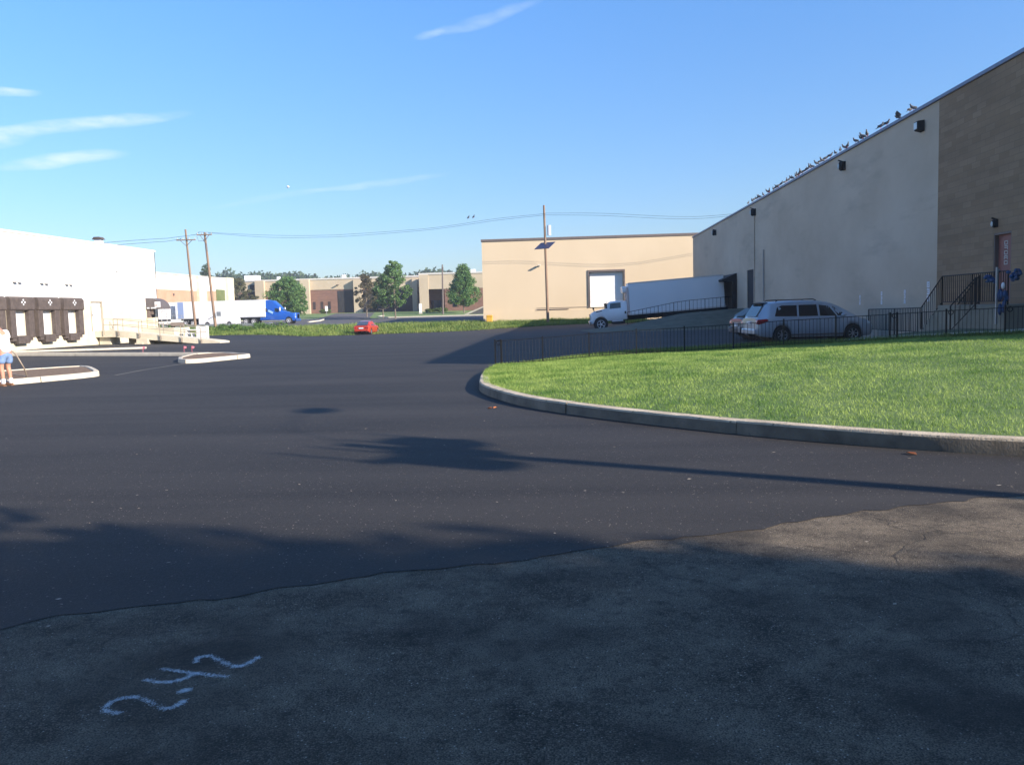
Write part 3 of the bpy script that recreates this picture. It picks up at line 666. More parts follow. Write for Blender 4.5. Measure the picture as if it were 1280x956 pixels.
# grass bank and rail beside the box truck
xa = np.linspace(1.0, 13.28, 40); prof = [(59.5, 0), (62.5, .42), (65.5, .93), (66.8, 1.0), (67.4, 1.0), (67.45, -.3)]
hc = np.interp(xa, [1.0, 4.6, 8.7, 13.3], [.02, .36, 1.12, 1.42])
hb = np.interp(xa, [1, 5, 13.3], [57, 58, 59.5])
P = []
for i, x in enumerate(xa):
    row = []
    for (y, k) in prof:
        yy = 59.5+(y-59.5)*1 if y > 60 else hb[i]
        g = float(G(x, yy)); row.append((x, yy, g-.02+k*hc[i] if k >= 0 else g-.3))
    P.append(row)
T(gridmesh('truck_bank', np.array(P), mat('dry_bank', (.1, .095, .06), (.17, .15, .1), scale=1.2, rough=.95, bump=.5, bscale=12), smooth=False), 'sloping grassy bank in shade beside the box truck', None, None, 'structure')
X, Y = np.meshgrid(np.linspace(1.5, 13.28, 20), np.linspace(67.5, 76.5, 6), indexing='ij')
T(gridmesh('dock_ramp', np.stack([X, Y, G(X, Y)+.02+np.interp(X, [1.5, 4.5, 13.3], [0, .06, .62])], -1), M_new), 'asphalt ramp rising to the dock', None, None, 'structure')
rl = empty('ramp_railing', (9, 67.2, .9), 0, 'thin black railing climbing the bank in front of the box truck', 'railing')
px = np.linspace(4.6, 12.9, 8); railing([(x, 67.2) for x in px], [float(G(x, 67))-.05+float(np.interp(x, xa, hc)) for x in px], top=.98, n=.28, r=.012, rail=.022, parent=rl)

# ------------------------------------------------------------------ beige building straight ahead
bb_ = empty('beige_warehouse', (-9.97, 103, .5), 0, 'plain beige painted warehouse straight ahead with one large white roll-up door', 'warehouse')
b = MB()
xsn = [-9.97, 2.62, 6.74, 42]; zsn = [-1, 1.66, 5.9, 9.72]
for i in range(3):
    for j in range(3):
        if i == 1 and j == 1: continue
        b.add([(xsn[i], 103, zsn[j]), (xsn[i+1], 103, zsn[j]), (xsn[i+1], 103, zsn[j+1]), (xsn[i], 103, zsn[j+1])], [(0, 1, 2, 3)])
b.add([(-9.97, 103, -1), (-9.97, 142, -1), (-9.97, 142, 9.72), (-9.97, 103, 9.72)], [(0, 1, 2, 3)])
b.add([(42, 103, -1), (42, 142, -1), (42, 142, 9.72), (42, 103, 9.72)], [(0, 1, 2, 3)]); b.add([(-9.97, 142, -1), (42, 142, -1), (42, 142, 9.72), (-9.97, 142, 9.72)], [(0, 1, 2, 3)])
b.build('wall', M_beige, bb_, world=True)
MB().bb(-9.7, 41.8, 103.3, 141.8, 9.2, 9.5).build('roof', MATS['roof_membrane'], bb_, world=True)
b = MB(); b.bb(-10.05, 42.1, 102.9, 103.3, 9.72, 9.98); b.bb(-10.05, -9.7, 103.3, 142.1, 9.72, 9.98); b.bb(41.8, 42.1, 103.3, 142.1, 9.72, 9.98); b.bb(-9.7, 41.8, 141.8, 142.1, 9.72, 9.98)
b.build('roof_edge', M_dbrown, bb_, world=True)
MB().bb(-9.99, 42, 102.96, 102.999, -1, 1.42).build('base_band', M_beige, bb_, world=True)
dd = MB()
for k in range(14): dd.bb(2.74, 6.62, 103.42+.008*(k % 2), 103.46, 1.68+k*.3, 1.68+k*.3+.297)
dd.build('rollup_door', M_wdoor, bb_, world=True)
b = MB(); b.bb(2.50, 2.66, 102.9, 103.5, 1.62, 6.02); b.bb(6.70, 6.86, 102.9, 103.5, 1.62, 6.02); b.bb(2.66, 6.70, 102.9, 103.5, 5.80, 6.02)
b.build('door_frame', M_dbrown, bb_, world=True)
MB().bb(6.58, 6.7, 103.05, 103.5, 1.68, 5.8).bb(2.66, 6.7, 103.0, 103.5, 1.56, 1.68).build('door_reveal', M_beige, bb_, world=True)
lp = MB().box((-3.2, 102.62, 6.75), (.34, .5, .12)).box((-3.2, 102.97, 6.72), (.2, .06, .3)).build('wall_light', mat('pale_lamp_metal', (.62, .55, .44), None, rough=.6), bb_, world=True, bevel=.02)
q = MB().box((-3.2, 102.58, 6.68), (.26, .36, .015)).build('lens', M_lampg, bb_, world=True); q.parent = lp
MB().bb(-3.6, .2, 102.88, 102.94, 1.5, 1.58).build('conduit', M_dbrown, bb_, world=True)
MB().bb(-3.6, 2.5, 102.93, 102.957, 1.72, 1.76).build('conduit', mat('beige_conduit', (.42, .34, .25), None), bb_, world=True)
o = empty('yellow_box', (-9.2, 102.2, float(G(-9.2, 102.2))), 0, 'squat yellow utility box at the left foot of the beige warehouse', 'utility box')
My = mat('yellow_paint', (.75, .42, .04), (.65, .36, .04), scale=4, rough=.6)
MB().box((0, 0, .4), (.7, .5, .8)).build('body', My, o, bevel=.04); MB().prism_axis([(-.4, .8), (.4, .8), (.28, .98), (-.28, .98)], -.29, .29).build('lid', My, o)

# ------------------------------------------------------------------ white dock building on the left
LX = -33.
lw = empty('dock_building', (LX, 68.1, 0), 0, 'long bright white loading dock building on the left with brown dock shelters', 'warehouse')
ops = [(y-.02, y+2.5, .35, 3.2) for y in (49.5-2.75*1, 49.5, 52.22, 54.95)]
def wall_px(name, m, parent, x, y0, y1, z0, z1, ops, depth=.5):
    o = wall_openings(name, m, parent, x, y0, y1, z0, z1, ops, -depth)
    return o
DY = (46.3, 49.0, 51.7, 54.43)
dops = [(y+.6, y+1.8, .88, 2.62) for y in DY]+[(58.25, 59.6, .92, 2.95)]
wall_px('wall', M_cream, lw, LX, 15, 68.1, -.6, 2.65, [o for o in dops if o[3] <= 2.65]+[(58.25, 59.6, .92, 2.65)])
wall_px('upper_wall', M_white, lw, LX, 15, 68.1, 2.65, 7.0, [(58.25, 59.6, 2.65, 2.95)])
b = MB(); b.bb(-85, LX-.6, 68.0, 68.1, -.6, 7.0).bb(LX-.6, LX, 68.0, 68.1, -.6, 7.0); b.add([(LX, 15, -.6), (-85, 15, -.6), (-85, 15, 7), (LX, 15, 7)], [(0, 1, 2, 3)]); b.add([(-85, 15, -.6), (-85, 68, -.6), (-85, 68, 7), (-85, 15, 7)], [(0, 1, 2, 3)])
b.build('rear_wall', M_white, lw, world=True)
MB().bb(-84.8, LX-.2, 15.2, 67.9, 6.6, 6.85).build('roof', MATS['roof_membrane'], lw, world=True)
MB().bb(LX-.25, LX+.06, 14.95, 68.16, 7.0, 7.14).bb(-85, LX-.25, 67.9, 68.16, 7.0, 7.14).build('roof_edge', mat('pale_coping', (.6, .57, .53), None, rough=.6), lw, world=True)
for k, y in enumerate(DY):
    y0, y1 = y+.06, y+2.34; x0 = LX; yc = (y0+y1)/2
    h = MB(); h.prism_axis([(x0+.003, 2.5), (x0+.003, 3.2), (x0+.24, 3.2), (x0+.38, 3.05), (x0+.38, 2.42), (x0+.3, 2.36)], y0-.02, y1+.02, 'y')
    sh = h.build('dock_shelter', M_brown, lw, world=True, bevel=.04)
    for a, c in ((y0, y0+.5), (y1-.52, y1)):
        q = MB().bb(x0+.003, x0+.3, a, c, .72, 2.5).build('side_pad', M_brown, lw, world=True, bevel=.04); q.parent = sh
    dm = MB()
    for (a, c) in ((-.14, 0), (.14, 0), (0, .13), (0, -.13)):
        dm.add([(x0+.391, yc+a-.08, 2.86+c), (x0+.391, yc+a, 2.86+c-.075), (x0+.391, yc+a+.08, 2.86+c), (x0+.391, yc+a, 2.86+c+.075)], [(0, 1, 2, 3)])
    e = dm.build('emblem', M_pale, lw, world=True, fix=False); e.parent = sh
    bm_ = MB(); bm_.bb(x0+.003, x0+.36, y0+.5, y1-.7, .38, .86); bm_.bb(x0+.003, x0+.25, y0+.15, y0+.5, .52, .84); bm_.bb(x0+.003, x0+.25, y1-.7, y1-.2, .55, .84)
    q = bm_.build('bumper', M_brown, lw, world=True, bevel=.02); q.parent = sh
    dr = MB()
    for j in range(4): dr.bb(x0-.12+.01*(j % 2), x0-.08, y0+.6, y0+1.8, .88+j*.44, .88+j*.44+.435)
    q = dr.build('door', M_wdoor, lw, world=True); q.parent = sh
    q = MB().bb(x0-.07, x0+.2, y0+1.78, y0+1.88, .88, 2.5).build('door_seal', M_grey, lw, world=True); q.parent = sh
    MB().bb(x0+.005, x0+.06, y1+.1, y1+.16, .9, 3.1).build('door_track', M_wdoor, lw, world=True)
    MB().bb(x0+.01, x0+.3, yc-.35, yc-.05, 4.06, 4.12).bb(x0+.01, x0+.26, yc+.15, yc+.45, 4.04, 4.09).tube([(x0+.05, yc-.35, 4.1), (x0+.05, yc+.45, 4.1)], .02, 5).tube([(x0+.05, yc-.15, 4.1), (x0+.05, yc-.1, 4.5)], .02, 5).build('dock_lamp', mat('grey_lamp', (.5, .48, .46), None), lw, world=True)
d = MB().bb(LX-.12, LX-.06, 58.3, 59.55, .93, 2.9).build('door', M_wdoor, lw, world=True); T(d, 'plain white steel door between the dock shelters and the ramp')
MB().bb(LX-.2, LX+.05, 58.2, 58.27, .92, 3.02).bb(LX-.2, LX+.05, 59.56, 59.7, .92, 3.02).bb(LX-.2, LX+.05, 58.27, 59.56, 2.92, 3.02).build('door_frame', mat('khaki_frame', (.35, .31, .24), None, rough=.6), lw, world=True)
q = MB().bb(LX-.055, LX-.03, 58.42, 58.6, 1.98, 2.06).build('handle', M_black, lw, world=True); q.parent = d
for (y, z) in ((62.0, 5.3), (46.0, 5.6)): MB().bb(LX+.005, LX+.14, y-.1, y+.1, z-.1, z+.1).build('wall_light', mat('grey_lamp', (.5, .48, .46), None), lw, world=True)
# awning, doorway and signs at the end of the wall
MB().bb(LX+.004, LX+.03, 66.55, 67.5, .95, 2.75).build('dark_doorway', M_dark, lw, world=True)
MB().bb(LX+.035, LX+.25, 66.2, 66.5, .95, 2.75).build('door_jamb', M_dbrown, lw, world=True)
aw = MB(); n = 9; A = [(LX+1.3*math.sin(t)**.8, 2.42+.88*math.cos(t)) for t in np.linspace(0, math.pi/2, n)]
pl = [(LX+.003, 2.42)]+[(LX+.003, 3.30)]+A[1:]
aw.prism_axis(pl, 66.1, 67.6)
aw = aw.build('awning', mat('dark_awning', (.09, .08, .08), (.12, .1, .1), scale=3, rough=.7), lw, world=True); T(aw, 'dark rounded awning with white lettering')
b = MB()
for k in range(7):
    if k == 2: continue
    b.bb(LX+.1+k*.11, LX+.18+k*.11, 66.075, 66.095, 2.46, 2.56)
q = b.build('lettering', M_pale, lw, world=True); q.parent = aw
q = MB().bb(LX+.75, LX+1.2, 66.07, 66.095, 2.55, 2.98).build('white_sign', M_pale, lw, world=True); q.parent = aw
q = MB().bb(LX+.8, LX+.95, 66.055, 66.068, 2.62, 2.8).bb(LX+1.0, LX+1.15, 66.055, 66.068, 2.62, 2.66).bb(LX+1.0, LX+1.15, 66.055, 66.068, 2.74, 2.78).build('sign_print', mat('sign_pink', (.6, .35, .33), None), lw, world=True); q.parent = aw
MB().bb(LX+.03, LX+.5, 66.3, 66.36, 2.0, 2.42).build('notice_board', M_dbrown, lw, world=True)
MB().bb(LX+.004, LX+2.6, 65.2, 68.0, -.3, .93).build('landing', M_cream, lw, world=True, bevel=.02)
MB().bb(LX+.05, LX+.55, 66.1, 66.6, .94, 1.75).build('notice_pillar', M_cream, lw, world=True)
# roof vent
o = empty('roof_vent', (-34.2, 62.0, 6.85), 0, 'small square roof vent on top of the white dock building', 'roof vent')
MB().box((0, 0, .35), (.45, .45, .7)).build('curb', M_pale, o); MB().prism_axis([(-.36, .7), (.36, .7), (.2, .88), (-.2, .88)], -.3, .3).build('cap', M_brown, o)
# hand truck and chair like frame standing on the landing
o = empty('hand_truck', (-31.6, 66.2, .93), .4, 'grey two wheeled hand truck standing on the landing under the awning', 'hand truck')
MB().tube([(-.2, 0, .1), (-.2, 0, 1.2), (-.1, 0, 1.35), (.1, 0, 1.35), (.2, 0, 1.2), (.2, 0, .1)], .03, 6).tube([(-.2, 0, .5), (.2, 0, .5)], .02, 6).tube([(-.2, 0, .85), (.2, 0, .85)], .02, 6).build('frame', M_grey, o)
MB().box((0, -.14, .06), (.45, .3, .03)).build('toe_plate', M_grey, o)
for s_ in (-1, 1): MB().tube([(s_*.2, .08, .13), (s_*.26, .08, .13)], .13, 12).build('wheel', M_tyre, o)
o = empty('wheeled_cart', (-30.75, 66.6, .93), .1, 'low dark wheeled cart with wire sides on the landing under the awning', 'cart')
MB().box((0, 0, .25), (.9, .5, .3)).build('box', M_dbrown, o, bevel=.02)
MB().tube([(-.42, -.2, .4), (-.42, -.2, .95), (.42, -.2, .95), (.42, -.2, .4)], .02, 5).tube([(-.42, .2, .4), (-.42, .2, .95), (.42, .2, .95), (.42, .2, .4)], .02, 5).tube([(0, -.2, .4), (0, -.2, .95)], .012, 4).build('wire_side', M_grey, o)
for sx_ in (-1, 1):
    for sy_ in (-1, 1): MB().tube([(sx_*.35, sy_*.22, .07), (sx_*.35, sy_*.26, .07)], .07, 10).build('wheel', M_tyre, o)

# ramp out from the white door
rp = empty('access_ramp', (-29, 60, 0), 0, 'long cream concrete access ramp with pipe railings running out from the white dock building', 'ramp')
def rz(x): return float(np.interp(x, [-33, -31.6, -24.4], [.92, .9, .02]))
b = MB(); pl = [(-32.98, .92), (-31.6, .9), (-24.4, .03), (-24.1, -.04), (-24.1, -.16), (-25.5, -.16), (-31.6, .46), (-32.98, .48)]
b.prism_axis(pl, 58.6, 60.3); b.build('slab', M_cream, rp, world=True)
MB().bb(-32.9, -32.1, 58.9, 60.2, -.3, .479).build('pier', M_cream, rp, world=True)
MB().bb(-30.0, -29.2, 58.45, 59.4, -.3, .3).build('pier', M_cream, rp, world=True); MB().bb(-30.05, -29.5, 58.3, 58.449, -.3, .02).build('footing', M_cream, rp, world=True)
b = MB().prism_axis([(-31.3, .0), (-31.3, .38), (-27, -.02), (-27, -.3), (-31.3, -.3)], 59.9, 60.2); b.build('side_wall', M_cream, rp, world=True)
Mr = mat('railing_paint', (.36, .31, .24), (.3, .25, .2), scale=5, rough=.6)
def pipe_rail(xs_, y, nm):
    b = MB()
    for x in xs_: b.tube([(x, y, rz(x)-.3), (x, y, rz(x)+.82)], .028, 6)
    for h in (.82, .42): b.tube([(x, y, rz(x)+h) for x in xs_], .025, 6)
    b.build(nm, Mr, rp, world=True)
pipe_rail([-32.3, -31.3, -29.8, -28.3, -26.8, -25.4], 58.5, 'railing'); pipe_rail([-32.6, -31.9, -30.5, -28.9, -27.4, -25.8], 60.35, 'railing')
for x in (-31.3, -29.8, -28.3, -26.8, -25.4): MB().box((x, 58.55, rz(x)-.16), (.08, .09, .3)).build('post_bracket', M_dbrown, rp, world=True)
# white crate behind ramp
o = empty('white_container', (-29.6, 66, -.15), 0, 'small white open container standing between the ramp and the weeds', 'container')
MB().bb(.7, 1.5, -.3, .3, .1, 1.15).build('tank', M_wdoor, o, bevel=.04)
MB().bb(-.1, .7, -.3, .3, .58, .64).bb(-.1, .7, -.3, .3, .86, .92).bb(-.1, -.04, -.3, .3, .1, .9).bb(.3, .34, -.3, .3, .1, .58).bb(-.1, .7, -.3, .3, .1, .16).build('shelf', M_wdoor, o)

# ------------------------------------------------------------------ annex building beyond, far brick building
M_ob = mat('tan_brick_band', (.44, .25, .16), (.5, .3, .2), scale=.6, rough=.9); M_fb = brick('far_brick', (.2, .105, .075), (.25, .13, .09), (.17, .11, .085), 'y', .6, .2, .02)
ax = empty('annex_building', (-75, 190, 1), 0, 'pale building with an orange brick band and cream pilasters behind the white trailers', 'building')
MB().bb(-130, -75, 95, 190, -1, 10).build('wall', M_white, ax, world=True)
MB().bb(-74.999, -74.9, 100, 171.8, 3, 7.1).bb(-74.999, -74.9, 175.6, 186.0, 3, 7.2).build('brick_band', M_ob, ax, world=True)
MB().bb(-74.999, -74.4, 171.8, 175.6, -1, 10.05).build('pilaster', M_cream, ax, world=True); MB().bb(-76.5, -74.4, 186.8, 190.4, -1, 10.3).build('pilaster', M_cream, ax, world=True)
MB().bb(-74.89, -74.85, 181.4, 186.3, 3.2, 7.6).build('window', mat('green_glass', (.1, .14, .05), (.16, .18, .07), scale=.6, rough=.3), ax, world=True)
MB().bb(-74.89, -74.7, 161, 161.4, 6.0, 6.4).build('wall_light', M_dbrown, ax, world=True)
MB().bb(-130, -74.8, 95, 190.2, 10.001, 10.2).build('roof_edge', MATS['pale_coping'], ax, world=True)

fb = empty('brick_office', (-50, 205, 2), 0, 'low far building with beige upper walls, brick base and dark panels as shaded entrances', 'building')
def fbox(name, m, *a, label=None, parent=fb): return MB().bb(*a).build(name, m, parent, world=True)
YF = 205
# main facade: brick lower, beige upper, from x=-90 to -34
fbox('upper_wall', M_beige2, -92, -34.4, YF, YF+40, 7.5, 9.95)
fbox('wall', M_fb, -92, -34.4, YF+.05, YF+40, -1, 7.5)
fbox('roof_edge', MATS['pale_coping'], -92.1, -34.4, YF-.15, YF+40, 9.951, 10.3)
fbox('band', M_beige2, -92, -34.4, YF-.06, YF-.005, 7.55, 7.9)
for x in (-73.5, -62.5): fbox('pilaster', M_beige2, x-1.1, x+1.1, YF-1.1, YF-.07, .5, 10.1)
fbox('dark_fill', M_dark, -76.2, -74.7, YF-.05, YF+.04, 2, 9.2)  # flat dark slab painting the shade of a wall recess
for x in (-60.6, -58.7, -56.9): fbox('window', M_glass, x-.3, x+.3, YF-.02, YF+.04, 2.9, 4.7)
fbox('pilaster', M_beige2, -50.6, -48.7, YF-1.4, YF-.07, .5, 9.8)
fbox('entrance_shade', M_dark, -54.8, -50.7, YF-.02, YF+.04, 2, 7.2); fbox('entrance_shade', M_dark, -48.6, -36.6, YF-.02, YF+.04, 2, 7.2)  # flat dark slabs stand for the shade inside the entrances
fbox('entrance_glass', M_glass, -47.6, -45.5, YF-.1, YF-.03, 2, 4.6)
fbox('pilaster', M_beige2, -36.6, -35.4, YF-.9, YF-.07, .5, 9.6)
# right wing, standing forward
YW = 195
fbox('upper_wall', M_beige2, -33.3, 12, YW, YW+40, 6.7, 10.0)
fbox('roof_edge', MATS['pale_coping'], -33.4, 12.1, YW-.15, YW+40, 10.001, 10.35)
fbox('pilaster', M_beige2, -33.3, -31.2, YW-.2, YW+.02, 1, 10.0)
fbox('wing_corner', M_fb, -33.3, -33.0, YW+.03, YW+9.9, 1, 6.7)
fbox('wall', M_fb, -26.8, 12, YW+.05, YW+39, .5, 6.699)
fbox('wall', M_fb, -33.2, -26.8, YW+3.5, YW+39, .5, 6.699)
fbox('porch_pier', M_fb, -27.6, -26.81, YW+.05, YW+3.4, 1, 6.699)
fbox('porch_glass', M_glass, -31.2, -29.0, YW+3.3, YW+3.45, 1.8, 4.2)
for x in (-25.3, -22.5, -18.0, -15): fbox('window', M_glass, x-.45, x+.45, YW-.02, YW+.04, 2.6, 4.8)
fbox('rooftop_unit', M_pale, -24.5, -21.5, YW+8, YW+11, 10.351, 11.3)
fbox('rooftop_unit', M_pale, -78.6, -75.6, YF+3, YF+6, 10.301, 11.6)
fbox('rooftop_unit', M_pale, -54.4, -53.6, YF+3, YF+4, 10.301, 11.1)
fbox('rooftop_unit', M_pale, -70.5, -69.9, YF+3, YF+4, 10.301, 11.1)
q = MB().box((-54.6, YF-.45, 8.6), (.5, .8, .14)).build('wall_light', M_dbrown, fb, world=True)
o = empty('white_sign_post', (-29.9, 175.5, float(G(-30, 175.5))), 0, 'narrow upright white sign on the far lawn left of the porch', 'sign')
MB().bb(-.28, .28, -.1, .1, .25, 2.1).build('panel', M_wdoor, o, bevel=.02); MB().bb(-.32, .32, -.14, .14, 0, .25).build('base', M_conc, o)
o = empty('white_sign_post', (-52.9, 188, float(G(-52.9, 188))), 0, 'small white sign at the end of the drive before the dark entrance', 'sign')
MB().bb(-.3, .3, -.04, .04, .8, 1.9).build('panel', M_wdoor, o); MB().tube([(0, 0, 0), (0, 0, .8)], .05, 6).build('post', M_grey, o)
for k, (x, y, s_, lab) in enumerate(((-29.6, 187, .9, 'rounded green shrub left of the white sign by the far porch'), (-27.4, 187, 1.1, 'low rounded green shrub in front of the far porch'), (-56.2, 200, 1.2, 'dark shrub against the brick wall left of the dark entrance'))):
    o = empty('shrub', (x, y, float(G(x, y))), 0, lab, 'shrub')
    V = leaves(np.array([(random.uniform(-1, 1)*s_, random.uniform(-.5, .5), .4*s_) for _ in range(7)]), np.full(7, .55*s_), 120, .14)
    npmesh('foliage', V, 4, leafmat('shrub_leaves', (.07, .12, .02), (.15, .2, .05)), o); MB().tube([(0, 0, 0), (0, 0, .4)], .04, 5).build('stem', M_wood, o)
o = empty('loading_ramp', (-15.5, 172, 1), 0, 'dark sloping ramp wall left of the beige warehouse', 'ramp')
MB().prism_axis([(-19.5, .8), (-11.5, 1.2), (-11.5, 3.1), (-14.5, 2.9)], 168, 168.6).build('wall', mat('dark_ramp', (.07, .07, .075), (.1, .1, .1), scale=1), o, world=True)
MB().prism_axis([(-19.6, .81), (-14.5, 2.92), (-14.4, 3.15), (-20.0, 1.0)], 167.8, 167.99).build('coping', M_conc, o, world=True)

# ------------------------------------------------------------------ trees
M_lfa = leafmat('leaf_green', (.07, .17, .05), (.2, .31, .1), trans=.35, scale=.6)
M_lfb = leafmat('leaf_olive', (.09, .1, .045), (.19, .18, .09), trans=.3, scale=.6)
M_lfd = leafmat('leaf_dark', (.045, .085, .035), (.1, .14, .06), trans=.25, scale=.3)
M_bark = mat('bark', (.14, .11, .085), (.22, .18, .14), scale=3, rough=.95, stretch=(3, 3, .6), bump=.4, bscale=20)
def tree(loc, H, R, shape, label, group=None, m=M_lfa, n=90, leaf=.16, clumps=90, trunk=.16, base=.22, dens=1., cr=.2, name='tree', rad=(.95, .8, .6, .3, 1.0, 1.1)):
    o = empty(name, loc, random.uniform(0, 6), label, 'tree', group)
    tb_ = MB(); tb_.tube([(0, 0, -.2), (.03*H*.1, 0, H*.3), (0, .02*H*.1, H*.65), (0, 0, H*.9)], [trunk, trunk*.75, trunk*.4, trunk*.12], 8)
    C = []; Rr = []
    for k in range(clumps):
        h = base+(1-base)*((k+.5)/clumps); t = (h-base)/(1-base)
        if shape == 'round': w = math.sin(math.pi*min(1, max(0, .12+t*.86)))**.6
        elif shape == 'cone': w = (1-t)**.75*min(1, .55+t*4)
        else: w = (math.sin(math.pi*min(1, .2+t*.75))**.8)*(1-.35*t)
        a = k*2.399+random.uniform(-.5, .5); rr = R*w*random.choice(rad)*random.uniform(.82, 1.12)
        p = (math.cos(a)*rr, math.sin(a)*rr, h*H*random.uniform(.96, 1.02)); C.append(p); Rr.append(R*cr*random.uniform(.5, 1.45))
        if k % 2 == 0:
            z0 = max(base*.7, h-.22)*H; tb_.tube([(0, 0, z0), (p[0]*.5, p[1]*.5, (z0+p[2])/2-.02*H), (p[0]*.92, p[1]*.92, p[2])], [trunk*.3, trunk*.2, trunk*.06], 4)
    tb_.build('trunk', M_bark, o, smooth=True)
    npmesh('crown', leaves(np.array(C), np.array(Rr), int(n*dens), leaf), 4, m, o)
    return o
def Gz(x, y): return float(G(x, y))
tree((-53.9, 165, Gz(-54, 165)), 7.6, 3.4, 'round', 'full rounded cone shaped green tree behind the cab of the blue semi truck', 'trees before the far building', n=150, leaf=.16, clumps=130, cr=.24, base=.1)
tree((-76.3, 198, 1.8), 8.6, 2.7, 'round', 'dull olive green tree at the end of the annex building', None, m=M_lfb, n=110, clumps=90, base=.1)
tree((-73.2, 199, 1.8), 4.6, 1.8, 'round', 'low dull olive tree right of the taller olive tree', None, m=M_lfb, n=110, clumps=50, base=.1)
tree((-30.4, 152, Gz(-30, 152)), 9.8, 3.1, 'vase', 'tall loose green tree with a ragged top and pale trunk left of the far porch', 'trees before the far building', n=110, leaf=.17, clumps=72, base=.24, cr=.19, trunk=.14)
tree((-33.9, 158, Gz(-34, 158)), 7.6, 2.3, 'vase', 'smaller green tree standing just left of the tall loose green tree', 'trees before the far building', m=M_lfd, n=90, clumps=50, base=.28, cr=.22, trunk=.12)
tree((-38.8, 166, Gz(-39, 166)), 8.1, 2.3, 'vase', 'brownish olive tree with thin foliage left of the tall loose green tree', 'trees before the far building', m=leafmat('leaf_brown', (.085, .075, .04), (.15, .13, .07), scale=.6), n=75, clumps=52, base=.24, cr=.22, trunk=.14)
tree((-21.3, 178, Gz(-21, 178)), 9.3, 3.6, 'cone', 'dense egg shaped green tree just left of the beige warehouse', 'trees before the far building', n=150, leaf=.16, clumps=120, cr=.24, base=.2)
tree((-100, 236, 3), 13, 3, 'vase', 'treetop showing over the roof of the annex building', None, m=M_lfd, clumps=60)
# distant woods on the skyline
C = []; R_ = []
for k in range(900):
    y = random.uniform(450, 540); x = random.uniform(-.43, .22)*y; u = x/y
    h = 8.5+1.6*math.sin(x*.06)+1.3*math.sin(x*.17+1)+random.uniform(-1.2, 1.6)+(4.5 if -.2 < u < -.08 else (7.5 if u < -.3 else (6 if u < -.2 else 2.)))
    for j in range(3): C.append((x+random.uniform(-3, 3), y, Gz(x, y)+h*(.4+.6*j/2))); R_.append(random.uniform(2.8, 4.2))
T(npmesh('distant_woods', leaves(np.array(C), np.array(R_), 34, 1.0), 4, M_lfd), 'dark green line of woods on the skyline behind the far building', 'woods', None, 'stuff')

# trees and a lamp pole behind and to the right of the camera, shading the foreground; the last four trees are added to block sky light
tree((20.75, -11.05, 0), 12.7, 6.6, 'round', 'big dense shade tree beside the lot whose shadow covers the foreground pavement', None, n=260, leaf=.2, clumps=460, cr=.17, base=.2, trunk=.35, rad=(.97, .9, .75, .5, 1.0))
tree((22.6, -11.2, 0), 12.5, 5.6, 'vase', 'thin leaved tree standing against the big dense shade tree', None, n=80, leaf=.2, clumps=95, cr=.13, base=.3, trunk=.2)
tree((31, -14, 0), 12.5, 6.5, 'round', 'second shade tree further behind the foreground pavement', None, n=200, leaf=.22, clumps=200, cr=.24, base=.2, trunk=.35)
tree((10.5, -10.5, 0), 10.5, 4.6, 'round', 'smaller shade tree close behind the foreground pavement', None, n=240, leaf=.2, clumps=150, cr=.26, base=.15, trunk=.25)
tree((6.2, -5.8, 0), 11.0, 4.4, 'round', 'added unseen tree close behind the camera on the right, blocking sky light', None, n=260, leaf=.2, clumps=170, cr=.26, base=.36, trunk=.25)  # added out of view to darken the shaded pavement
tree((-1.5, -6.8, 0), 13.5, 6.2, 'round', 'tall added tree whose unseen crown over the camera blocks sky light', None, n=150, leaf=.28, clumps=180, cr=.28, base=.4, trunk=.3)  # canopy added overhead, out of view, to cut sky light on the foreground
tree((-6, -10, 0), 11.5, 5.2, 'round', 'added unseen tree behind the camera on the left, screening off sky light', None, n=120, leaf=.28, clumps=130, cr=.28, base=.25, trunk=.3)  # unseen, added only as a sky blocker
tree((2.5, -13.5, 0), 12.5, 5.8, 'round', 'tall added unseen tree straight behind the camera, closing off sky light', None, n=120, leaf=.28, clumps=150, cr=.28, base=.2, trunk=.3)  # another unseen sky blocker added for darker foreground shade
o = empty('lamp_pole', (13.3, 2.35, 0), 0, 'wooden lamp pole off to the right whose long shadow crosses the asphalt', 'lamp pole')
pv = Vector((.46, .89, 0))
MB().tube([(0, 0, -.3), (0, 0, 7.9)], [.15, .115], 10).build('pole', M_wood, o, smooth=True)
b = MB().box((0, 0, 7.35), (1.9, .1, .12), rz=math.atan2(pv.y, pv.x))
for a in (-.85, -.3, .3, .85): b.tube([(pv.x*a, pv.y*a, 7.35), (pv.x*a, pv.y*a, 8.05)], .035, 6)
b.build('crossarm', M_wood, o)
for k, a in enumerate((-.5, .02, .52)):
    p = pv*a; MB().tube([(p.x-.2, p.y+.1, 6.66+.24*k), (p.x-.2, p.y+.1, 7.12+.24*k)], .31, 12).build('transformer', M_grey, o, smooth=True)
b = MB(); b.tube([(0, 0, 7.8), (pv.x*.8, pv.y*.8, 8.7), (pv.x*2.4, pv.y*2.4, 9.25)], .012, 6); b.build('lamp_arm', M_grey, o)
MB().sphere((pv.x*2.75, pv.y*2.75, 9.25), (.25, .45, .16), 10, 6).build('lamp_head', M_grey, o, smooth=True)

